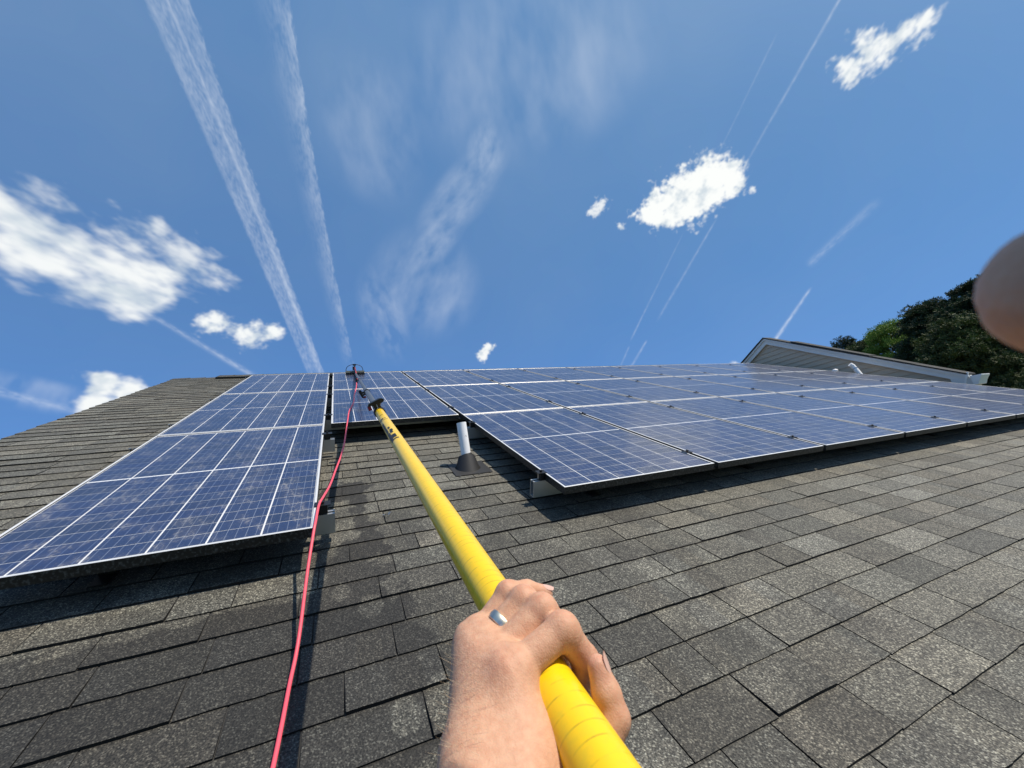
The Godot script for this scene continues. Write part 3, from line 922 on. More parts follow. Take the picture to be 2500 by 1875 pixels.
func solar_array() -> void:
	var frame := frame_mesh()
	var sheet := MB.new()
	sheet.quad(L(LIP - 0.001, LIP - 0.001, -0.0060), L(PW - LIP + 0.001, LIP - 0.001, -0.0060), L(PW - LIP + 0.001, PH - LIP + 0.001, -0.0060), L(LIP - 0.001, PH - LIP + 0.001, -0.0060))
	sheet.quad(L(LIP, PH - LIP, -0.0105), L(PW - LIP, PH - LIP, -0.0105), L(PW - LIP, LIP, -0.0105), L(LIP, LIP, -0.0105))
	var sheet_mesh := sheet.mesh(mats.backsheet)
	var strip := MB.new()
	strip.box(L(PW - 0.004, 0.02, -0.047), L(PU + 0.004, PH - 0.02, -0.0395))
	var seal := strip.mesh(mats.rubber)
	var pane := MB.new()
	pane.quad(L(LIP, LIP, -0.0022), L(PW - LIP, LIP, -0.0022), L(PW - LIP, PH - LIP, -0.0022), L(LIP, PH - LIP, -0.0022))
	var pane_mesh := pane.mesh(mats.glass)
	var row_name := ["bottom", "middle", "top"]
	var nth := ["first", "second", "third", "fourth", "fifth", "sixth", "seventh", "eighth", "ninth", "tenth"]
	for r in 3:
		for c in 10:
			if r == 0 and c == 1: continue
			var label := ""
			if c == 0: label = ["large blue solar panel nearest the camera, left of the red hose", "dusty blue solar panel above the nearest one, at the array's left edge", "top left corner solar panel of the array, beside the bare ridge"][r]
			elif c == 1: label = ["", "dusty solar panel behind the yellow pole, its lower edge above bare shingles", "solar panel with the pole's brush resting on it"][r]
			elif c == 2 and r == 0: label = "solar panel with its open corner beside the white vent pipe"
			elif c == 9: label = "solar panel at the right end of the %s row of the array" % row_name[r]
			else: label = "%s solar panel from the left edge in the %s row of the array" % [nth[c - 1 if r == 0 else c], row_name[r]]
			var o := thing("solar_panel", label, "solar panel", on_roof(col_left(c), r * PV, 0.0), "solar panels of the roof array")
			o.rotate_object_local(Vector3.RIGHT, 0.0)
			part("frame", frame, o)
			part("backsheet", sheet_mesh, o)
			rng.seed = 300 + r * 20 + c
			var shift := Vector2(rng.randf(), rng.randf())
			var alone := (r == 0 and c <= 5) or (r == 1 and c <= 3)
			var joined := []
			for k in 4: joined.append(MB.new())
			for cy in 20:
				for cx in 6:
					var kind := [0, 0, 1, 0, 2, 3, 1, 0][rng.randi() % 8] as int
					var vu := rng.randi() % 2
					var vv := rng.randi() % 2
					if alone:
						var mb := MB.new()
						cell_quad(mb, cx, cy, shift, vu, vv)
						part("cell", mb.mesh(mats["cell_%d" % kind]), o)
					else:
						cell_quad(joined[kind], cx, cy, shift, vu, vv)
			if not alone:
				var am: ArrayMesh = null
				for k in 4:
					if joined[k].v.size(): am = joined[k].mesh(mats["cell_%d" % k], am)
				part("cells", am, o).set_meta("kind", "stuff")
			part("glass", pane_mesh, o)
			if c > 0 and c < 9: part("edge_seal", seal, o)
	# rails: a channel along u, feet below, clamps in the gaps between panels
	var rails := [[-1.06, 0.068, 0.20, 0, "lower short mounting rail under the nearest solar panel, its end beside the hose"], [-1.06, 0.068, 1.39, 0, "upper short mounting rail under the nearest solar panel, its end by the gap"],
		[1.01, 9.36, 0.215, 0, "mounting rail ending at the open corner of the right array, lowest"], [1.01, 9.36, 1.39, 0, "mounting rail ending just behind the white vent pipe"],
		[-1.06, 9.36, 2.01, 1, "mounting rail across the lower part of the middle panel row"], [-1.06, 9.36, 3.075, 1, "mounting rail across the upper part of the middle panel row"],
		[-1.06, 9.36, 3.68, 2, "mounting rail across the lower part of the top panel row"], [-1.06, 9.36, 4.79, 2, "mounting rail across the upper part of the top panel row"]]
	for q in rails:
		var u0: float = q[0]; var u1: float = q[1]; var v: float = q[2]
		var o := thing("mounting_rail", q[4], "rail", on_roof(u0, v, ROOF_N), "rails that carry the solar panels")
		var m := MB.new()
		var len := u1 - u0
		var lo := 0.044
		var hi := -0.0385 - ROOF_N
		# channel profile in (v, n): two walls with flanges turned in at the top
		for bx in [[-0.020, -0.0165, lo, hi], [0.0165, 0.020, lo, hi], [-0.0164, 0.0164, lo, lo + 0.004], [-0.0164, -0.007, hi - 0.004, hi], [0.007, 0.0164, hi - 0.004, hi]]:
			m.box(Vector3(0, bx[2], -bx[1]), Vector3(len, bx[3], -bx[0]))
		part("channel", m.mesh(mats.rail_metal), o)
		var fu := 0.35
		while fu < len:
			var ft := MB.new()
			ft.box(Vector3(fu, 0.006, -0.05), Vector3(fu + 0.05, 0.012, 0.05))
			ft.box(Vector3(fu, 0.0121, -0.026), Vector3(fu + 0.05, 0.075, -0.0205))
			part("foot", ft.mesh(mats.black_plastic), o)
			fu += 1.25
		# end clamps and bolts
		for e in [0.0, len]:
			var inner := 0.05 if e == 0.0 else -0.05
			if u0 > 0.0 and e == 0.0: inner = 0.05
			var en := MB.new()
			var ex: float = e + inner
			var sgn := signf(inner)
			# a Z-shaped clamp: foot on the rail, wall, lip over the frame
			var a := minf(ex, ex + sgn * 0.013)
			en.box(Vector3(a, hi + 0.0005, -0.017), Vector3(a + 0.013, hi + 0.0395, 0.017))
			var b := minf(ex - sgn * 0.012, ex)
			en.box(Vector3(b, hi + 0.0005, -0.017), Vector3(b + 0.012, hi + 0.006, 0.017))
			part("end_clamp", en.mesh(mats.black_plastic), o)
			var bo := MB.new()
			var cxx: float = ex - sgn * 0.004
			bo.tube([Vector3(cxx - sgn * 0.010, hi + 0.006, 0.0), Vector3(cxx - sgn * 0.010, hi + 0.034, 0.0)], [0.004], 8)
			bo.tube([Vector3(cxx - sgn * 0.010, hi + 0.0341, 0.0), Vector3(cxx - sgn * 0.010, hi + 0.042, 0.0)], [0.0075], 6)
			part("clamp_bolt", bo.mesh(mats.steel), o)
		for c in range(0, 9):
			var gap0 := col_left(c) + PW
			var gap1 := col_left(c + 1)
			if gap0 < u0 or gap1 > u1: continue
			var mid := (gap0 + gap1) * 0.5 - u0
			var mc := MB.new()
			var half := (gap1 - gap0) * 0.5
			mc.box(Vector3(mid - half - 0.008, hi + 0.0392, -0.022), Vector3(mid + half + 0.008, hi + 0.0425, 0.022))
			mc.box(Vector3(mid - half + 0.004, hi + 0.004, -0.02), Vector3(mid + half - 0.004, hi + 0.0390, 0.02))
			mc.tube([Vector3(mid, hi + 0.0426, 0), Vector3(mid, hi + 0.0520, 0)], [0.0075], 6)
			part("mid_clamp", mc.mesh(mats.black_plastic), o)


# ---------------------------------------------------------------- things on the roof
func vents() -> void:
	var plumb := Transform3D(Basis(Vector3.RIGHT, deg_to_rad(-PITCH)), Vector3.ZERO)   # from the roof's frame to upright
	var o := thing("vent_pipe", "white plastic vent pipe in a black rubber boot between the panels", "vent pipe", on_roof(0.857, 0.838, ROOF_N + 0.008))
	var fl := MB.new()
	fl.box(Vector3(-0.112, 0.0, -0.10), Vector3(0.125, 0.0025, 0.125))
	part("flange", fl.mesh(mats.rubber), o)
	var bt := MB.new()
	# the boot stands upright on the sloping flange: its rings lean back to level
	var rings := [[0.084, 0.0022, 1.0], [0.076, 0.007, 0.97], [0.070, 0.020, 0.85], [0.056, 0.066, 0.35], [0.053, 0.076, 0.2], [0.048, 0.081, 0.1], [0.044, 0.082, 0.05], [0.034, 0.084, 0.0], [0.031, 0.096, 0.0]]
	var sides := 32
	for j in rings.size():
		for k in sides + 1:
			var an := -TAU * k / sides
			var tilt: float = rings[j][2]
			var dir := Vector3(cos(an), 0, sin(an)) * float(rings[j][0])
			var lev := plumb * dir
			var ctr: Vector3 = plumb * Vector3(0, rings[j][1], 0)
			var pnt: Vector3 = ctr + lev.lerp(dir, tilt)
			if j > 6: pnt += plumb * Vector3(0, 0.004 * sin(an * 3.0 + 1.0), 0)
			bt.vert(pnt, (lev.normalized() + Vector3(0, 0.35, 0)).normalized(), Vector2(float(k) / sides, j))
	for j in rings.size() - 1:
		for k in sides:
			var a := j * (sides + 1) + k
			bt.tri(a, a + 1, a + sides + 2); bt.tri(a, a + sides + 2, a + sides + 1)
	part("boot", bt.mesh(mats.rubber), o)
	var pi := MB.new()
	var foot := plumb * Vector3(0, 0.02, 0)
	var lean := Vector3(-0.012, 0, 0)
	var head := plumb * Vector3(0, 0.297, 0) + lean
	pi.tube([foot, head], [0.032, 0.032], 28, Color.WHITE, false)
	pi.tube([head, foot.lerp(head, 0.6)], [0.0262, 0.0262], 28, Color(0.5, 0.5, 0.5), false)
	for k in 28:
		var d := (head - foot).normalized()
		var s := d.cross(Vector3.UP).normalized() if absf(d.y) < 0.99 else Vector3.RIGHT
		var t := d.cross(s)
		var a0 := TAU * k / 28.0
		var a1 := TAU * (k + 1) / 28.0
		var e0 := s * cos(a0) + t * sin(a0)
		var e1 := s * cos(a1) + t * sin(a1)
		pi.quad(head + e0 * 0.0262, head + e0 * 0.032, head + e1 * 0.032, head + e1 * 0.0262)
	part("pipe", pi.mesh(mats.white_pipe), o)
	# a small printed caret on the pipe
	var ma := MB.new()
	var up := (head - foot).normalized()
	var front := (plumb * Vector3(0.25, 0, 0.97)).normalized()
	front = (front - up * front.dot(up)).normalized()
	var sd := up.cross(front)
	var at := foot.lerp(head, 0.64) + front * 0.0323
	for s in [-1.0, 1.0]:
		ma.quad(at + sd * s * 0.0058, at + sd * s * 0.0072, at + up * 0.012 + sd * s * 0.0012, at + up * 0.012)
	part("printed_mark", ma.mesh(mats.black_ink), o)
	for q in [[-0.09, 0.135], [0.03, 0.138], [0.11, 0.125]]:
		var nl := MB.new()
		nl.lathe([Vector2(0.006, 0.0), Vector2(0.005, 0.002), Vector2(0.0, 0.003)], Transform3D(Basis(), Vector3(q[0], 0.0026, q[1])), 10)
		part("nail_head", nl.mesh(mats.rubber), o)
	# beyond the far end of the array
	var f := thing("bent_vent_pipe", "bent white pipe standing against the beige gable beyond the panels", "vent pipe", on_roof(9.62, 2.86, ROOF_N))
	var b := MB.new()
	b.tube([plumb * Vector3(0.0, -0.03, 0.02), plumb * Vector3(0.0, 0.30, -0.095), plumb * Vector3(-0.012, 0.35, -0.112), plumb * Vector3(-0.045, 0.39, -0.135)], [0.043, 0.043, 0.043, 0.041], 16)
	part("pipe", b.mesh(mats.white_pipe), f)
	var band := MB.new()
	band.tube([plumb * Vector3(0.0, 0.28, -0.088), plumb * Vector3(0.0, 0.30, -0.095)], [0.047], 16)
	part("band", band.mesh(mats.steel), f)
	var g := thing("pipe_cap", "small white cap beyond the panels, left of the bent pipe", "vent cap", on_roof(9.60, 3.33, ROOF_N))
	var gm := MB.new()
	gm.lathe([Vector2(0.035, 0.0), Vector2(0.035, 0.14), Vector2(0.055, 0.15), Vector2(0.05, 0.185), Vector2(0.02, 0.20), Vector2(0.0, 0.202)], plumb, 18)
	part("cap", gm.mesh(mats.white_pipe), g)
	var db := thing("plastic_scrap", "small blue grey scrap of plastic on the shingles left of the pole", "scrap", on_roof(0.295, 0.333, ROOF_N + 0.009))
	var dm := MB.new()
	rng.seed = 77
	for k in 7:
		var c := Vector3(rng.randf_range(-0.010, 0.010), rng.randf_range(0.002, 0.012), rng.randf_range(-0.008, 0.008))
		var q := Vector3(rng.randf_range(-0.010, 0.010), rng.randf_range(0.0, 0.010), rng.randf_range(-0.009, 0.009))
		var w := Vector3(rng.randf_range(-0.010, 0.010), rng.randf_range(0.0, 0.010), rng.randf_range(-0.009, 0.009))
		dm.quad(c, c + q, c + q + w, c + w)
	part("scrap", dm.mesh(plain("scrap", Color(0.20, 0.25, 0.32), 0.5)), db)


var grip := Transform3D()


func G(s: float, w: float, a: float) -> Vector3:       # grip frame, millimetres: right, up, along the pole
	return Vector3(s, w, -a) * 0.001


func ring_clamp(parent: Node, a: float, r: float, big: float, turn: float) -> void:
	# a lever clamp where one pole section slides into the next
	var c := Node3D.new()
	var m := MB.new()
	var wall := r + 0.0045 * big
	m.tube([G(0, 0, a - 26 * big), G(0, 0, a - 22 * big), G(0, 0, a + 20 * big), G(0, 0, a + 24 * big)], [r + 0.002, wall, wall, r + 0.001], 28)
	var x := Transform3D(Basis(Vector3(0, 0, 1), turn), Vector3.ZERO)
	# block with the pinch bolt, above the collar
	m.box(Vector3(-0.012 * big, wall - 0.004, -(a + 18 * big) * 0.001), Vector3(-0.0015, wall + 0.017 * big, -(a - 18 * big) * 0.001), x)
	m.box(Vector3(0.0015, wall - 0.004, -(a + 18 * big) * 0.001), Vector3(0.012 * big, wall + 0.017 * big, -(a - 18 * big) * 0.001), x)
	var cm := part("clamp", m.mesh(mats.black_plastic), parent)
	var lv := MB.new()
	# lever: a rounded bar across the top
	var y := wall + 0.019 * big
	lv.prism([Vector2(-0.030, y - 0.006) * 1.0, Vector2(0.020, y - 0.010), Vector2(0.028, y - 0.007), Vector2(0.031, y), Vector2(0.026, y + 0.007), Vector2(0.016, y + 0.0095), Vector2(-0.024, y + 0.004)], x * Vector3(0, 0, -(a + 15 * big) * 0.001), x.basis.x * big, x.basis.y, Vector3(0, 0, 0.030 * big))
	part("lever", lv.mesh(mats.black_plastic), cm)
	var bl := MB.new()
	bl.tube([x * Vector3(-0.016 * big, wall + 0.008 * big, -(a - 8 * big) * 0.001), x * Vector3(0.016 * big, wall + 0.008 * big, -(a - 8 * big) * 0.001)], [0.0032 * big], 10)
	bl.tube([x * Vector3(0.0, wall - 0.002, -(a - 19 * big) * 0.001), x * Vector3(0.0, wall + 0.012 * big, -(a - 19 * big) * 0.001)], [0.0016 * big], 8)
	part("bolt", bl.mesh(mats.steel), cm)
	var rd := MB.new()
	rd.box(Vector3(-0.032 * big, wall - 0.002, -(a + 14 * big) * 0.001), Vector3(-0.020 * big, wall + 0.013 * big, -(a - 12 * big) * 0.001), x)
	part("red_catch", rd.mesh(mats.red_plastic), cm)
	c.free()


func pole_and_brush() -> void:
	var s := L(0.8815, 0.0188, 0.4719)
	var w := L(-0.4717, 0.0806, 0.8780)
	var a := L(0.0216, 0.9966, -0.0799)
	grip = roof * Transform3D(Basis(s, w, -a).orthonormalized(), L(0.2235, -1.3771, 0.5093))
	var o := thing("cleaning_pole", "long yellow and grey telescopic pole with a brush head on the panels", "cleaning pole", grip)
	var y := MB.new()
	var pts := []
	for k in 40: pts.append(G(0, 0, lerpf(-330, 1545, k / 39.0)))
	y.tube(pts, [0.018], 40)
	part("yellow_section", y.mesh(mats.yellow), o)
	var g1 := MB.new()
	g1.tube([G(0, 0, 1540), G(0, 0, 2640)], [0.0158], 28)
	part("grey_section", g1.mesh(mats.grey_tube), o)
	var g2 := MB.new()
	g2.tube([G(0, 0, 2635), G(0, 0, 4700), G(0, 0, 6190)], [0.0135, 0.0135, 0.0135], 24)
	part("thin_section", g2.mesh(mats.grey_tube), o)
	ring_clamp(o, 1553, 0.018, 1.15, -0.15)
	ring_clamp(o, 2655, 0.0158, 1.0, 1.45)
	ring_clamp(o, 4300, 0.0137, 0.8, 1.2)
	# black lettering along the pole: heavy strokes that follow its curve (from, to in mm along; from, to in radians round)
	var strokes := [[868, 922, -0.80, -0.42], [862, 872, -0.42, 0.42], [907, 962, -0.86, -0.42], [890, 925, -0.42, 0.26], [966, 976, -0.88, -0.50], [984, 992, -0.85, -0.55],
		[1004, 1046, -0.84, -0.52], [1052, 1062, -0.86, -0.60], [1068, 1078, -0.88, -0.58], [1084, 1112, -0.84, -0.55], [1112, 1162, -0.92, -0.60], [960, 986, -0.20, 0.12], [988, 1010, -0.14, 0.26], [1032, 1055, -0.24, 0.0]]
	for q0 in strokes:
		var q := [lerpf(q0[1], q0[0], 1.18), lerpf(q0[0], q0[1], 1.18), q0[2] - 0.04, q0[3] + 0.10]
		var lm := MB.new()
		for k in 6:
			var a0 := lerpf(q[2], q[3], k / 6.0)
			var a1 := lerpf(q[2], q[3], (k + 1) / 6.0)
			var e0 := Vector3(sin(a0), cos(a0), 0)
			var e1 := Vector3(sin(a1), cos(a1), 0)
			lm.quad(e0 * 0.01824 + G(0, 0, q[0]), e1 * 0.01824 + G(0, 0, q[0]), e1 * 0.01824 + G(0, 0, q[1]), e0 * 0.01824 + G(0, 0, q[1]))
		part("lettering", lm.mesh(mats.black_ink), o)
	for q in [[1235.0, 26.0, -1.0, -0.1], [1245.0, 8.0, -0.1, 0.5], [1215.0, 6.0, -0.5, 0.7], [1335.0, 8.0, -0.5, 0.3]]:     # printed bands
		var bm := MB.new()
		for k in 14:
			var a0 := lerpf(q[2], q[3], k / 14.0)
			var a1 := lerpf(q[2], q[3], (k + 1) / 14.0)
			var e0 := Vector3(sin(a0), cos(a0), 0)
			var e1 := Vector3(sin(a1), cos(a1), 0)
			bm.quad(e0 * 0.01822 + G(0, 0, q[0]), e1 * 0.01822 + G(0, 0, q[0]), e1 * 0.01822 + G(0, 0, q[0] + q[1]), e0 * 0.01822 + G(0, 0, q[0] + q[1]))
		part("printed_band", bm.mesh(mats.black_ink), o)
	# brush head, built in roof coordinates and hung on the pole
	var to_pole := grip.affine_inverse() * roof
	var bb := MB.new()
	bb.prism([Vector2(0.0, 0.030), Vector2(0.055, 0.030), Vector2(0.052, 0.048), Vector2(0.030, 0.056), Vector2(0.010, 0.054)], L(0.220, 4.815, 0.0), L(0, 1, 0), L(0, 0, 1), L(0.262, 0, 0))
	var brush := part("brush", bb.mesh(mats.brush_body), o, to_pole)
	var br := MB.new()
	rng.seed = 91
	for k in 900:
		var u := rng.randf_range(0.222, 0.480)
		var v := rng.randf_range(4.817, 4.868)
		var t := L(u + rng.randf_range(-0.012, 0.012), v + (v - 4.842) * 0.7 + rng.randf_range(-0.006, 0.006), 0.0005)
		var b := L(u, v, 0.030)
		var e := Vector3(0.0011, 0, 0)
		br.quad(b - e, b + e, t + e * 0.8, t - e * 0.8)
		var e2 := Vector3(0, 0, 0.0011)
		br.quad(b - e2, b + e2, t + e2 * 0.8, t - e2 * 0.8)
	part("bristles", br.mesh(mats.black_plastic), brush).set_meta("kind", "stuff")
	var hp := MB.new()
	for sgn in [-1.0, 1.0]:
		var arc := []
		for k in 9:
			var t := k / 8.0
			arc.append(L(0.345 + sgn * 0.118 * sin(t * PI * 0.5) , 4.842, 0.052 + 0.096 * pow(cos(t * PI * 0.5), 0.75)))
		hp.tube(arc, [0.0042], 8)
	part("hoop", hp.mesh(mats.black_plastic), brush)
	var nk := MB.new()
	nk.tube([L(0.357, 4.795, 0.016), L(0.356, 4.81, 0.03), L(0.353, 4.82, 0.07), L(0.348, 4.835, 0.125), L(0.345, 4.842, 0.146)], [0.0138, 0.0132, 0.0125, 0.011, 0.010], 14)
	part("neck", nk.mesh(mats.grey_tube), brush)
	var kn := MB.new()
	kn.box(L(0.322, 4.852, 0.132), L(0.366, 4.828, 0.155))
	kn.box(L(0.318, 4.838, 0.062), L(0.338, 4.818, 0.118))
	part("swivel", kn.mesh(mats.black_plastic), brush)
	for u in [0.292, 0.405]:
		var jt := MB.new()
		jt.tube([L(u, 4.812, 0.045), L(u + 0.012, 4.806, 0.049)], [0.006], 8)
		part("jet", jt.mesh(mats.steel), brush)


func smooth_path(p: Array, per: int) -> Array:
	var out := []
	for j in p.size() - 1:
		var p0: Vector3 = p[maxi(j - 1, 0)]
		var p1: Vector3 = p[j]
		var p2: Vector3 = p[j + 1]
		var p3: Vector3 = p[mini(j + 2, p.size() - 1)]
		for k in per:
			var t := float(k) / per
			out.append(0.5 * ((2.0 * p1) + (p2 - p0) * t + (2.0 * p0 - 5.0 * p1 + 4.0 * p2 - p3) * t * t + (3.0 * p1 - p0 - 3.0 * p2 + p3) * t * t * t))
	out.append(p[p.size() - 1])
	return out


func hose() -> void:
	var o := thing("hose", "thin pinkish red water hose running down beside the pole", "hose", on_roof(0.0, 0.0, 0.012))
	var base := L(0.0, 0.0, 0.012)
	var p := []
	for q in [Vector3(0.343, 4.836, 0.1380), Vector3(0.352, 4.815, 0.0900), Vector3(0.362, 4.780, 0.0340), Vector3(0.364, 4.600, 0.0100), Vector3(0.355, 4.287, 0.0120), Vector3(0.327, 3.880, 0.0062), Vector3(0.304, 3.453, 0.0062), Vector3(0.262, 2.980, 0.0062), Vector3(0.236, 2.516, 0.0062), Vector3(0.186, 2.100, 0.0062), Vector3(0.164, 1.751, 0.0068), Vector3(0.158, 1.660, 0.0040), Vector3(0.140, 1.431, -0.0300), Vector3(0.113, 1.072, -0.0400), Vector3(0.073, 0.702, -0.0300), Vector3(0.049, 0.440, -0.0100), Vector3(0.026, 0.260, 0.0100), Vector3(0.011, 0.169, 0.0135), Vector3(0.004, 0.023, 0.0110), Vector3(-0.002, -0.030, -0.0080), Vector3(-0.016, -0.176, -0.0660), Vector3(-0.026, -0.372, -0.1180), Vector3(-0.033, -0.456, -0.1430), Vector3(-0.041, -0.533, -0.1535), Vector3(-0.047, -0.644, -0.1545), Vector3(-0.055, -0.765, -0.1545), Vector3(-0.078, -1.040, -0.1545), Vector3(-0.053, -1.498, -0.1545), Vector3(-0.206, -2.110, -0.1545), Vector3(-0.104, -3.027, -0.1545), Vector3(-0.409, -4.250, -0.1545)]:
		p.append(L(q.x, q.y, q.z) - base)
	var m := MB.new()
	m.tube(smooth_path(p, 6), [0.0051], 14)
	part("tube", m.mesh(mats.hose_red), o)


# ---------------------------------------------------------------- the person
class Body:
	var a := []
	var b := []
	var ra := []
	var rb := []
	var g := []
	var blend := [0.013, 0.0052, 0.0052, 0.0052, 0.0052, 0.0075, 0.0055]

	func bone(group: int, p: Vector3, q: Vector3, r0: float, r1: float) -> void:
		a.append(p); b.append(q); ra.append(r0 * 0.001); rb.append(r1 * 0.001); g.append(group)

	func one(k: int, p: Vector3) -> float:
		var ba: Vector3 = b[k] - a[k]
		var pa: Vector3 = p - a[k]
		var t := clampf(pa.dot(ba) / maxf(ba.length_squared(), 1e-12), 0.0, 1.0)
		return (pa - ba * t).length() - lerpf(ra[k], rb[k], t)

	static func smin(x: float, y: float, k: float) -> float:
		var h := maxf(k - absf(x - y), 0.0) / k
		return minf(x, y) - h * h * k * 0.25

	func at(p: Vector3, use: PackedInt32Array) -> float:
		var d := [9.0, 9.0, 9.0, 9.0, 9.0, 9.0, 9.0]
		for k in use:
			var e := one(k, p)
			var gg: int = g[k]
			d[gg] = smin(d[gg], e, 0.016 if gg == 0 else 0.004)
		var out: float = d[0]
		for j in range(1, 7):
			if d[j] < 8.0:
				out = smin(out, smin(d[0], d[j], blend[j]), 0.0042)
		return out

	func surface(cell: float, tint: Callable) -> MB:
		var lo := Vector3(9, 9, 9)
		var hi := -lo
		for k in a.size():
			var r := Vector3.ONE * (maxf(ra[k], rb[k]) + 0.006)
			lo = lo.min(a[k] - r).min(b[k] - r)
			hi = hi.max(a[k] + r).max(b[k] + r)
		var nb := 6
		var blocks := Vector3i(((hi - lo) / (cell * nb)).ceil())
		var dim := blocks * nb + Vector3i.ONE
		var val := PackedFloat32Array()
		val.resize(dim.x * dim.y * dim.z)
		val.fill(1.0)
		var sy := dim.x
		var sz := dim.x * dim.y
		var all := PackedInt32Array(range(a.size()))
		var half := cell * nb * 0.5 * 1.7321
		var near := []
		for bz in blocks.z:
			for by in blocks.y:
				for bx in blocks.x:
					var ctr := lo + (Vector3(bx, by, bz) + Vector3.ONE * 0.5) * cell * nb
					var use := PackedInt32Array()
					var best := 9.0
					for k in all:
						var e := one(k, ctr)
						best = minf(best, e)
						if e < half * 2.0 + 0.020: use.append(k)
					if best > half + 0.012 or best < -half - 0.02:
						if best < 0.0:
							for z in nb + 1: for y in nb + 1: for x in nb + 1:
								val[(bx * nb + x) + (by * nb + y) * sy + (bz * nb + z) * sz] = minf(-0.01, val[(bx * nb + x) + (by * nb + y) * sy + (bz * nb + z) * sz])
						continue
					near.append([bx, by, bz, use])
		for q in near:
			for z in nb + 1:
				for y in nb + 1:
					for x in nb + 1:
						var o: int = (q[0] * nb + x) + (q[1] * nb + y) * sy + (q[2] * nb + z) * sz
						if val[o] == 1.0 or val[o] == -0.01:
							val[o] = at(lo + Vector3(q[0] * nb + x, q[1] * nb + y, q[2] * nb + z) * cell, q[3])
		var mb := MB.new()
		var id := {}
		for q in near:
			for z in nb:
				for y in nb:
					for x in nb:
						var cx: int = q[0] * nb + x
						var cy: int = q[1] * nb + y
						var cz: int = q[2] * nb + z
						var o: int = cx + cy * sy + cz * sz
						var c := [val[o], val[o + 1], val[o + sy], val[o + sy + 1], val[o + sz], val[o + sz + 1], val[o + sz + sy], val[o + sz + sy + 1]]
						var neg := 0
						for e in c: if e < 0.0: neg += 1
						if neg == 0 or neg == 8: continue
						var sum := Vector3()
						var cnt := 0
						for e in [[0, 1], [2, 3], [4, 5], [6, 7], [0, 2], [1, 3], [4, 6], [5, 7], [0, 4], [1, 5], [2, 6], [3, 7]]:
							var v0: float = c[e[0]]
							var v1: float = c[e[1]]
							if (v0 < 0.0) != (v1 < 0.0):
								var t := v0 / (v0 - v1)
								var p0 := Vector3(e[0] & 1, (e[0] >> 1) & 1, (e[0] >> 2) & 1)
								var p1 := Vector3(e[1] & 1, (e[1] >> 1) & 1, (e[1] >> 2) & 1)
								sum += p0.lerp(p1, t)
								cnt += 1
						var pos := lo + (Vector3(cx, cy, cz) + sum / cnt) * cell
						var h := cell * 0.8
						var use: PackedInt32Array = q[3]
						var nn := Vector3(at(pos + Vector3(h, 0, 0), use) - at(pos - Vector3(h, 0, 0), use), at(pos + Vector3(0, h, 0), use) - at(pos - Vector3(0, h, 0), use), at(pos + Vector3(0, 0, h), use) - at(pos - Vector3(0, 0, h), use)).normalized()
						pos -= nn * clampf(at(pos, use), -cell, cell) * 0.8
						id[o] = mb.vert(pos, nn, Vector2(pos.x, pos.z), tint.call(pos))
		for o in id:
			var v0: float = val[o]
			for ax in 3:
				var st: int = [1, sy, sz][ax]
				var v1: float = val[o + st]
				if (v0 < 0.0) == (v1 < 0.0): continue
				var s1: int = [sy, sz, 1][ax]
				var s2: int = [sz, 1, sy][ax]
				if not (id.has(o - s1) and id.has(o - s2) and id.has(o - s1 - s2)): continue
				var i0: int = id[o]
				var i1: int = id[o - s1]
				var i2: int = id[o - s1 - s2]
				var i3: int = id[o - s2]
				if v0 < 0.0:
					mb.tri(i0, i1, i2); mb.tri(i0, i2, i3)
				else:
					mb.tri(i0, i2, i1); mb.tri(i0, i3, i2)
		return mb


func nail(tip: Vector3, along: Vector3, out: Vector3, wide: float, lng: float, r: float) -> ArrayMesh:
	# a curved plate set on the end of a finger
	var m := MB.new()
	var side := along.cross(out).normalized()
	out = side.cross(along).normalized()
	var rows := 8
	var cols := 8
	for j in rows + 1:
		var t := float(j) / rows
		var y := (t - 0.5) * lng
		var wd := wide * sqrt(maxf(0.02, 1.0 - pow(absf(t - 0.5) * 2.0, 3.2)))
		for k in cols + 1:
			var x := (float(k) / cols - 0.5) * wd
			var drop := r - sqrt(maxf(1e-9, r * r - x * x))
			var bow := 0.10 * lng * pow(t - 0.35, 2.0)
			var pos := tip + along * y + side * x + out * (-drop - bow + 0.0004)
			m.vert(pos, (out * sqrt(maxf(0.05, 1.0 - pow(x / r, 2.0))) + side * (x / r)).normalized(), Vector2(float(k) / cols, t), Color(1, 1, 1))
	for j in rows:
		for k in cols:
			var a := j * (cols + 1) + k
			m.tri(a, a + 1, a + cols + 2); m.tri(a, a + cols + 2, a + cols + 1)
	return m.mesh(mats.nail)


var red_spots := []


func skin_tint(p: Vector3) -> Color:
	var c := Color(0.66, 0.385, 0.245)
	for q in red_spots:
		var f: float = clampf(1.0 - p.distance_to(q[0]) / q[1], 0.0, 1.0)
		c = c.lerp(q[3] if q.size() > 3 else Color(0.55, 0.235, 0.155), f * f * q[2])
	return c


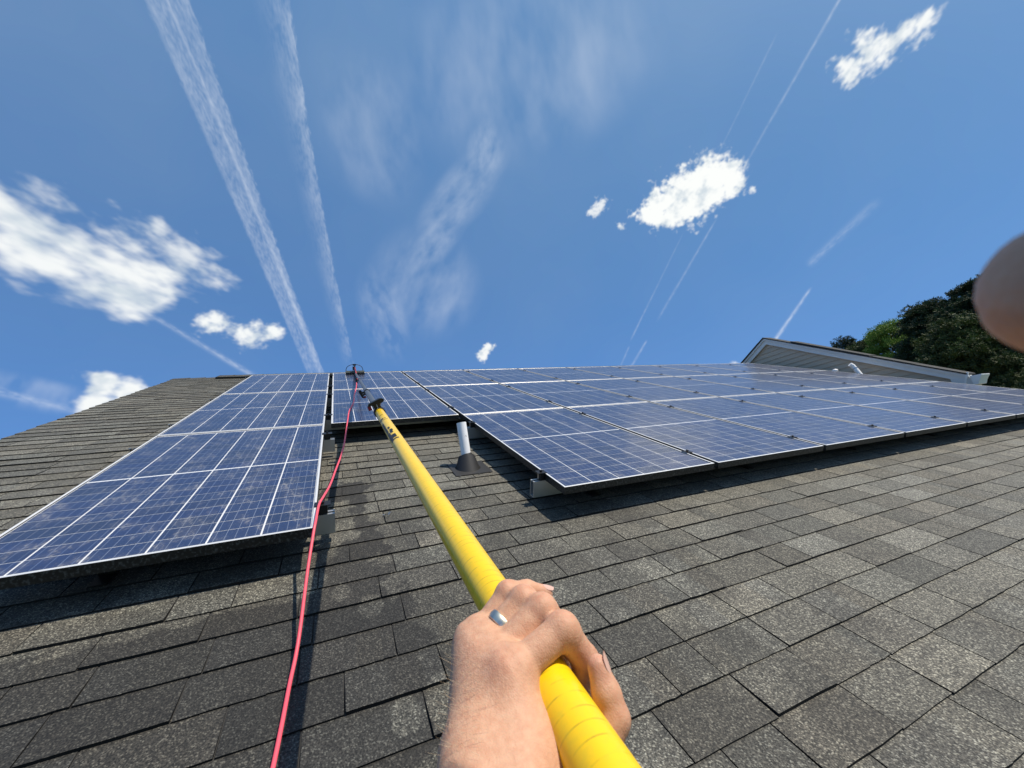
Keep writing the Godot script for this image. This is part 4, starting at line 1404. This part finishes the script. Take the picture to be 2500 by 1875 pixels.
func person() -> void:
	var o := thing("person", "person's bare left hand with a ring gripping the yellow pole", "person", grip)
	var b := Body.new()
	var fi := [[G(-18, 26, 12), G(28, 20, 18), G(31, -9, 14), G(19, -25, 12)], [G(-27, 23, 34), G(25, 23, 43), G(30, -4, 41), G(18, -25, 39)],
		[G(-29, 22, 52), G(18, 26, 61), G(28, 3, 60), G(20, -22, 58)], [G(-29, 20, 68), G(11, 27, 79), G(26, 16, 80), G(38, 2, 79)]]
	var rad := [[12.2, 11.2, 9.6, 8.2], [12.0, 10.8, 9.2, 8.0], [11.2, 10.0, 8.6, 7.6], [10.0, 8.6, 7.6, 6.6]]
	var wrist := G(-47.1, 14.8, -19)
	var across := G(81, -44.7, -37.9).normalized()
	var radius := wrist + across * 0.012
	var ulna := wrist - across * 0.014
	for k in 4:
		var f: Array = fi[k]
		for j in 3: b.bone(k + 1, f[j], f[j + 1], rad[k][j] * (0.97 if j == 0 else 1.0), rad[k][j + 1])
		# the middle of each bone is slimmer, knuckles stand out
		b.bone(k + 1, f[1], f[1].lerp(f[2], 0.1), rad[k][1] * 1.02, rad[k][1])
		var root := radius.lerp(ulna, k / 3.0)
		b.bone(0, root, f[0], 14.5, rad[k][0] * 0.97)
		b.bone(0, f[0], f[0].lerp(f[1], 0.12), rad[k][0] * 1.02, rad[k][0] * 0.8)
	# thumb: under the pole and up its right side
	var cmc := wrist + across * 0.016 + G(4, -6, 4)
	var th := [G(-13, -29, -36), G(23.5, -20, -23), G(33.5, 1, -6)]
	b.bone(0, cmc, th[0], 15.0, 13.0)
	b.bone(5, th[0], th[1], 11.0, 9.6)
	b.bone(5, th[1], th[1].lerp(th[2], 0.45), 9.8, 9.2)
	b.bone(5, th[1].lerp(th[2], 0.45), th[2], 9.2, 7.2)
	# tendons and veins stand out on the back of the hand
	var outward := G(-22, 30, -12).normalized()
	for k in 4:
		var f0: Vector3 = fi[k][0]
		var w0 := radius.lerp(ulna, 0.2 + k * 0.2)
		b.bone(6, f0.lerp(w0, 0.12) + outward * (rad[k][0] - 1.6) * 0.001, f0.lerp(w0, 0.75) + outward * 0.0108, 2.5, 2.2)
	b.bone(6, fi[1][0].lerp(fi[2][0], 0.5).lerp(wrist, 0.2) + outward * 0.0095, fi[1][0].lerp(wrist, 0.62) + outward * 0.0122, 1.8, 1.8)
	b.bone(6, fi[1][0].lerp(wrist, 0.62) + outward * 0.0122, wrist - across * 0.006 + outward * 0.0155, 1.8, 1.9)
	b.bone(6, fi[3][0].lerp(wrist, 0.25) + outward * 0.0090, fi[1][0].lerp(wrist, 0.62) + outward * 0.0122, 1.6, 1.7)
	# web between thumb and forefinger, heel of the hand
	b.bone(0, fi[0][0].lerp(radius, 0.25) + G(-3, -6, -2), th[0].lerp(cmc, 0.5), 8.5, 10.0)
	b.bone(0, fi[0][0].lerp(radius, 0.45) + G(-3, -6, -2), th[0].lerp(cmc, 0.7), 9.5, 10.0)
	b.bone(0, ulna + G(2, -10, 4), fi[3][0] + G(-2, -12, -10), 13.0, 9.0)
	b.bone(0, wrist + G(3, -10, 6), fi[1][0] + G(-4, -16, -6), 12.0, 8.0)
	# forearm and elbow
	var elbow := G(-140, 82, -290)
	b.bone(0, radius, elbow + across * 0.012, 16.0, 34.0)
	b.bone(0, ulna, elbow - across * 0.014, 15.5, 33.0)
	b.bone(0, elbow, elbow + G(-60, 120, -70), 37.0, 44.0)
	red_spots = [[fi[0][0] + G(-2, 11, -3), 0.020, 0.75], [fi[1][0] + G(-6, 9, -2), 0.020, 0.70], [fi[2][0] + G(-8, 8, 0), 0.016, 0.5], [fi[3][0] + G(-8, 6, 0), 0.016, 0.4],
		[fi[0][1] + G(4, 9, 0), 0.016, 0.35], [fi[1][1] + G(3, 9, 0), 0.016, 0.35], [fi[2][1] + G(3, 9, 0), 0.014, 0.4], [fi[3][1] + G(2, 8, 0), 0.014, 0.45],
		[fi[0][2], 0.022, 0.6], [th[2], 0.020, 0.9, Color(0.62, 0.30, 0.22)], [th[1] + G(8, 0, 0), 0.018, 0.5], [fi[3][3], 0.016, 0.8, Color(0.64, 0.33, 0.25)]]
	part("left_arm", b.surface(0.0021, skin_tint).mesh(mats.skin), o)
	var tdir: Vector3 = (th[2] - th[1]).normalized()
	part("thumb_nail", nail(th[2] + tdir * 0.0002 + (Vector3(1, 0.1, 0.15) - tdir * Vector3(1, 0.1, 0.15).dot(tdir)).normalized() * 0.0075, tdir, Vector3(1, 0.1, 0.15), 0.0118, 0.0145, 0.0080), o)
	var pdir: Vector3 = (fi[3][3] - fi[3][2]).normalized()
	part("little_finger_nail", nail(fi[3][3] + pdir * 0.0006 + (Vector3(0.5, 0.86, 0) - pdir * Vector3(0.5, 0.86, 0).dot(pdir)).normalized() * 0.0066, pdir, Vector3(0.5, 0.86, 0), 0.0088, 0.0108, 0.0069), o)
	# wedding ring on the ring finger
	var rmid: Vector3 = fi[2][0].lerp(fi[2][1], 0.50)
	var rdir: Vector3 = (fi[2][1] - fi[2][0]).normalized()
	var rx := Basis()
	rx.y = rdir
	rx.x = rdir.cross(Vector3(0, 0, 1)).normalized()
	rx.z = rx.x.cross(rdir)
	var rg := MB.new()
	var rr := 0.0114
	rg.lathe([Vector2(rr - 0.0012, -0.0035), Vector2(rr, -0.0036), Vector2(rr + 0.0009, -0.0028), Vector2(rr + 0.0014, 0.0), Vector2(rr + 0.0009, 0.0028), Vector2(rr, 0.0036), Vector2(rr - 0.0012, 0.0035)], Transform3D(rx, rmid), 40)
	part("wedding_ring", rg.mesh(mats.ring_metal), o)
	# fair hairs on the back of the hand and the wrist
	var hm := MB.new()
	rng.seed = 61
	var all := PackedInt32Array(range(b.a.size()))
	for k in 150:
		var t := rng.randf()
		var start: Vector3 = (fi[0][0].lerp(fi[3][0], rng.randf())).lerp(wrist.lerp(elbow, 0.3) + across * rng.randf_range(-0.024, 0.02), t)
		var dir := (G(-6, 10, -5).normalized() + across * rng.randf_range(-1.2, 0.6)).normalized()
		var pos := start + dir * 0.03
		for s in 24:
			var d := b.at(pos, all)
			if absf(d) < 0.0003: break
			pos -= dir * d * 0.8
		if absf(b.at(pos, all)) > 0.001: continue
		var lie := ((elbow - wrist).normalized() * -0.3 + across * -0.8 + G(0, 5, 0).normalized() * 0.3 + Vector3(rng.randf_range(-0.4, 0.4), rng.randf_range(-0.2, 0.4), rng.randf_range(-0.4, 0.4))).normalized()
		var ln := rng.randf_range(0.005, 0.010)
		hm.tube([pos, pos + lie * ln * 0.5 + dir * 0.0012, pos + lie * ln + dir * 0.0016], [0.00007, 0.00006, 0.00002], 4)
	part("arm_hair", hm.mesh(mats.hair), o).set_meta("kind", "stuff")
	# a finger of the other hand, which holds the camera, close to the lens on the right
	var to_grip := grip.affine_inverse() * roof
	var c := Body.new()
	var q := [to_grip * L(0.1695, -1.5660, 0.7590), to_grip * L(0.1896, -1.5862, 0.7510), to_grip * L(0.2080, -1.6225, 0.7330), to_grip * L(0.1880, -1.6900, 0.7100)]
	c.bone(1, q[0], q[1], 7.8, 8.6)
	c.bone(1, q[1], q[2], 8.8, 10.0)
	c.bone(0, q[2], q[3], 12.0, 16.0)
	for k in [1, 2]:
		var sh: Vector3 = roof.basis * (L(0.004, -0.004, -0.020) * k)
		sh = grip.basis.inverse() * sh
		c.bone(k + 2, q[2] + sh, q[1] + sh * 0.9 + (q[2] - q[1]) * 0.5, 10.0, 9.0)
		c.bone(0, q[2] + sh, q[3] + sh * 0.6, 11.0, 14.0)
	c.bone(0, q[3], q[3] + (q[3] - q[2]) * 1.6, 22.0, 26.0)
	red_spots = []
	# the rest of the person, standing behind and above the camera, leaning over it: x = u, y = height, z = towards the eave
	var to := grip.affine_inverse() * Transform3D(Basis(), Vector3(0, BASE_Y, 0))
	var j := {"head": Vector3(0.345, 0.65, 1.840), "chin": Vector3(0.325, 0.565, 1.780), "neck": Vector3(0.345, 0.45, 1.920), "chest": Vector3(0.325, 0.22, 2.040), "belly": Vector3(0.345, -0.03, 2.140), "hip": Vector3(0.355, -0.22, 2.200),
		"ls": Vector3(0.165, 0.33, 2.010), "rs": Vector3(0.525, 0.34, 2.000), "re": Vector3(0.485, 0.06, 2.120), "lk": Vector3(0.245, -0.62, 2.080), "la": Vector3(0.245, -0.95, 2.270), "rk": Vector3(0.465, -0.66, 2.100), "ra": Vector3(0.485, -1.00, 2.300)}
	for k in j: j[k] = to * j[k]
	var fig := Body.new()
	fig.bone(0, j.head, j.head + (j.chin - j.head) * 0.5, 98, 78)
	fig.bone(0, j.chin, j.chin, 46, 46)
	fig.bone(0, j.head, j.neck, 60, 54)
	fig.bone(0, j.neck, j.chest, 60, 120)
	fig.bone(0, j.chest, j.belly, 135, 122)
	fig.bone(0, j.belly, j.hip, 125, 132)
	fig.bone(0, j.ls, j.rs, 66, 66)
	fig.bone(1, j.ls, elbow, 56, 44)
	fig.bone(2, j.rs, j.re, 56, 46)
	fig.bone(2, j.re, q[3] + (q[3] - q[2]) * 1.2, 44, 29)
	for sd in ["l", "r"]:
		var side := -0.08 if sd == "l" else 0.08
		var hipj: Vector3 = j.hip + to.basis * Vector3(side, -0.03, 0)
		fig.bone(0, hipj, j[sd + "k"], 92, 62)
		fig.bone(0, j[sd + "k"], j[sd + "a"], 60, 42)
		fig.bone(0, j[sd + "a"], j[sd + "a"] + to.basis * Vector3(0, -0.02, -0.19), 42, 32)
	part("body", fig.surface(0.015, skin_tint).mesh(mats.skin), o)
	var shirt := Body.new()
	shirt.bone(0, j.neck.lerp(j.chest, 0.35), j.chest, 86, 134)
	shirt.bone(0, j.chest, j.belly, 148, 137)
	shirt.bone(0, j.belly, j.hip, 139, 141)
	shirt.bone(0, j.ls, j.rs, 80, 80)
	shirt.bone(1, j.ls, j.ls.lerp(elbow, 0.45), 72, 66)
	shirt.bone(2, j.rs, j.rs.lerp(j.re, 0.6), 72, 66)
	part("shirt", shirt.surface(0.016, func(_p): return Color(1, 1, 1)).mesh(plain("shirt", Color(0.12, 0.15, 0.20), 0.9)), o)
	var jeans := Body.new()
	for sd in ["l", "r"]:
		var hipj: Vector3 = j.hip + to.basis * Vector3(-0.08 if sd == "l" else 0.08, -0.05, 0)
		jeans.bone(0, hipj, j[sd + "k"], 112, 78)
		jeans.bone(0, j[sd + "k"], j[sd + "a"], 76, 62)
	part("trousers", jeans.surface(0.016, func(_p): return Color(1, 1, 1)).mesh(plain("trousers", Color(0.05, 0.06, 0.09), 0.9)), o)
	var hat := MB.new()
	hat.lathe([Vector2(0.160, -0.008), Vector2(0.162, -0.002), Vector2(0.108, 0.012), Vector2(0.104, 0.05), Vector2(0.085, 0.085), Vector2(0.04, 0.103), Vector2(0.0, 0.106)], Transform3D(to.basis * Basis(Vector3(1, 0, 0), -0.25), j.head + to.basis * Vector3(0, 0.035, 0.005)), 36)
	part("hat", hat.mesh(plain("hat", Color(0.20, 0.19, 0.17), 0.9)), o)
	part("right_hand", c.surface(0.0022, skin_tint).mesh(mats.skin), o)


# ---------------------------------------------------------------- trees
func tuft(kind: int) -> ArrayMesh:
	var m := MB.new()
	rng.seed = 400 + kind
	var many := 16 if kind != 2 else 9
	for k in many:
		var d := Vector3(rng.randf_range(-1, 1), rng.randf_range(-0.35, 1.0), rng.randf_range(-1, 1)).normalized()
		var s := d.cross(Vector3(rng.randf_range(-1, 1), rng.randf_range(-1, 1), rng.randf_range(-1, 1))).normalized()
		var tone := rng.randf_range(0.7, 1.25)
		var col := Color(tone, tone, tone * 0.9)
		if kind == 2:    # broad leaf
			var c := d * rng.randf_range(0.02, 0.16)
			var l := 0.075
			m.quad(c, c + d * l * 0.5 + s * l * 0.45, c + d * l * 1.2, c + d * l * 0.5 - s * l * 0.45, [], col)
		else:            # bundle of needles
			var l := rng.randf_range(0.11, 0.19)
			m.quad(d * 0.01 - s * 0.008, d * 0.01 + s * 0.008, d * l + s * 0.012, d * l - s * 0.012, [], col)
	return m.mesh(mats[["needles_dark", "needles_mid", "leaves_light", "needles_blue"][kind]])


func tree(called: String, label: String, at: Vector3, tall: float, wide: float, low: float, kind: int, clumps: int, per: int, sd: int, tufts: Array) -> void:
	var o := thing(called, label, "tree", Transform3D(Basis(), at), "trees behind the gable")
	rng.seed = sd
	var t := MB.new()
	var lean := Vector3(rng.randf_range(-0.4, 0.4), 0, rng.randf_range(-0.4, 0.4))
	var spine := []
	for k in 7: spine.append(Vector3(0, tall * 0.96 * k / 6.0, 0) + lean * pow(k / 6.0, 2.0) + Vector3(rng.randf_range(-0.08, 0.08), 0, rng.randf_range(-0.08, 0.08)))
	var rads := []
	for k in 7: rads.append(lerpf(0.20, 0.03, k / 6.0) * tall / 10.0)
	t.tube(spine, rads, 10)
	var spots := []
	var limbs := MB.new()
	for k in clumps:
		var f := pow((k + 0.5) / clumps, 0.85)
		var y := lerpf(low, tall, f)
		var prof := wide * (pow(maxf(0.0, 1.0 - pow(absf(f - 0.30) / 0.72, 2.0)), 0.6) if kind != 2 else pow(maxf(0.0, 1.0 - pow(absf(f - 0.45) / 0.58, 2.0)), 0.5))
		var an := k * 2.39996 + rng.randf_range(-0.5, 0.5)
		var rr := prof * rng.randf_range(0.55, 1.05)
		var c := Vector3(cos(an) * rr, y + rng.randf_range(-0.3, 0.3), sin(an) * rr) + lean * f * f
		spots.append([c, rng.randf_range(0.45, 0.85) * (0.75 + 0.10 * wide), rng.randf_range(0.75, 1.2)])
		var root := Vector3(0, clampf(y - rr * 0.35, 0.5, tall * 0.95), 0) + lean * f * f
		limbs.tube([root, root.lerp(c, 0.55) + Vector3(0, 0.12, 0), c], [0.05, 0.03, 0.012], 5)
	part("trunk", t.mesh(mats.bark), o)
	part("limbs", limbs.mesh(mats.bark), o).set_meta("kind", "stuff")
	var mm := MultiMesh.new()
	mm.transform_format = MultiMesh.TRANSFORM_3D
	mm.use_colors = true
	mm.mesh = tufts[kind]
	mm.instance_count = spots.size() * per
	var i := 0
	for s in spots:
		for j in per:
			var d := Vector3(rng.randfn(), rng.randfn() * 0.6, rng.randfn())
			d = d.normalized() * pow(rng.randf(), 0.45)
			d.y *= 0.55
			var c: Vector3 = s[0] + d * s[1] * 1.15
			var bs := Basis.from_euler(Vector3(rng.randf_range(-0.7, 0.7), rng.randf() * TAU, rng.randf_range(-0.7, 0.7))).scaled(Vector3.ONE * rng.randf_range(0.75, 1.35))
			mm.set_instance_transform(i, Transform3D(bs, c))
			var tone: float = s[2] * rng.randf_range(0.8, 1.2)
			mm.set_instance_color(i, Color(tone, tone, tone * 0.95))
			i += 1
	var cr := MultiMeshInstance3D.new()
	cr.name = "crown"
	cr.multimesh = mm
	cr.set_meta("kind", "stuff")
	o.add_child(cr, true)


func trees() -> void:
	var tufts := [tuft(0), tuft(1), tuft(2), tuft(3)]
	var eye := (get_node("camera") as Camera3D).position
	var spec := [
		["pine_tree", "small dark pine tip farthest left behind the gable roof", 64.0, 46.0, 8.9, 1.5, 3.0, 3, 60, 70],
		["leafy_tree", "olive green young tree between the pine tip and the bright tree", 65.8, 44.0, 8.7, 2.0, 2.5, 1, 80, 70],
		["leafy_tree", "bright yellow green leafy tree in the sun behind the gable roof", 67.9, 41.0, 9.5, 2.0, 2.5, 2, 110, 80],
		["pine_tree", "dark pine right of the bright green tree", 70.9, 36.0, 10.2, 2.2, 2.0, 0, 150, 90],
		["pine_tree", "tallest dark pine, its top beside the blurred finger", 74.6, 34.0, 11.2, 2.6, 1.5, 0, 190, 90],
		["pine_tree", "mid green pine in front of the tallest one, above the gutter", 73.0, 29.0, 7.6, 2.2, 1.0, 1, 150, 90],
		["pine_tree", "pine partly behind the blurred finger at the right edge", 78.6, 31.0, 9.2, 2.6, 1.0, 1, 190, 90],
		["pine_tree", "dark pine beyond the right end of the panel array", 83.5, 34.0, 9.8, 2.8, 1.0, 0, 120, 80],
	]
	for k in spec.size():
		var q: Array = spec[k]
		var az := deg_to_rad(q[2])
		var dist: float = q[3]
		var at := Vector3(eye.x + sin(az) * dist, 0.0, eye.z - cos(az) * dist)
		tree(q[0], q[1], at, eye.y + (q[4] + 0.4 - 0.0) / 57.3 * dist, q[5], q[6], q[7], q[8], q[9], 700 + k, tufts)
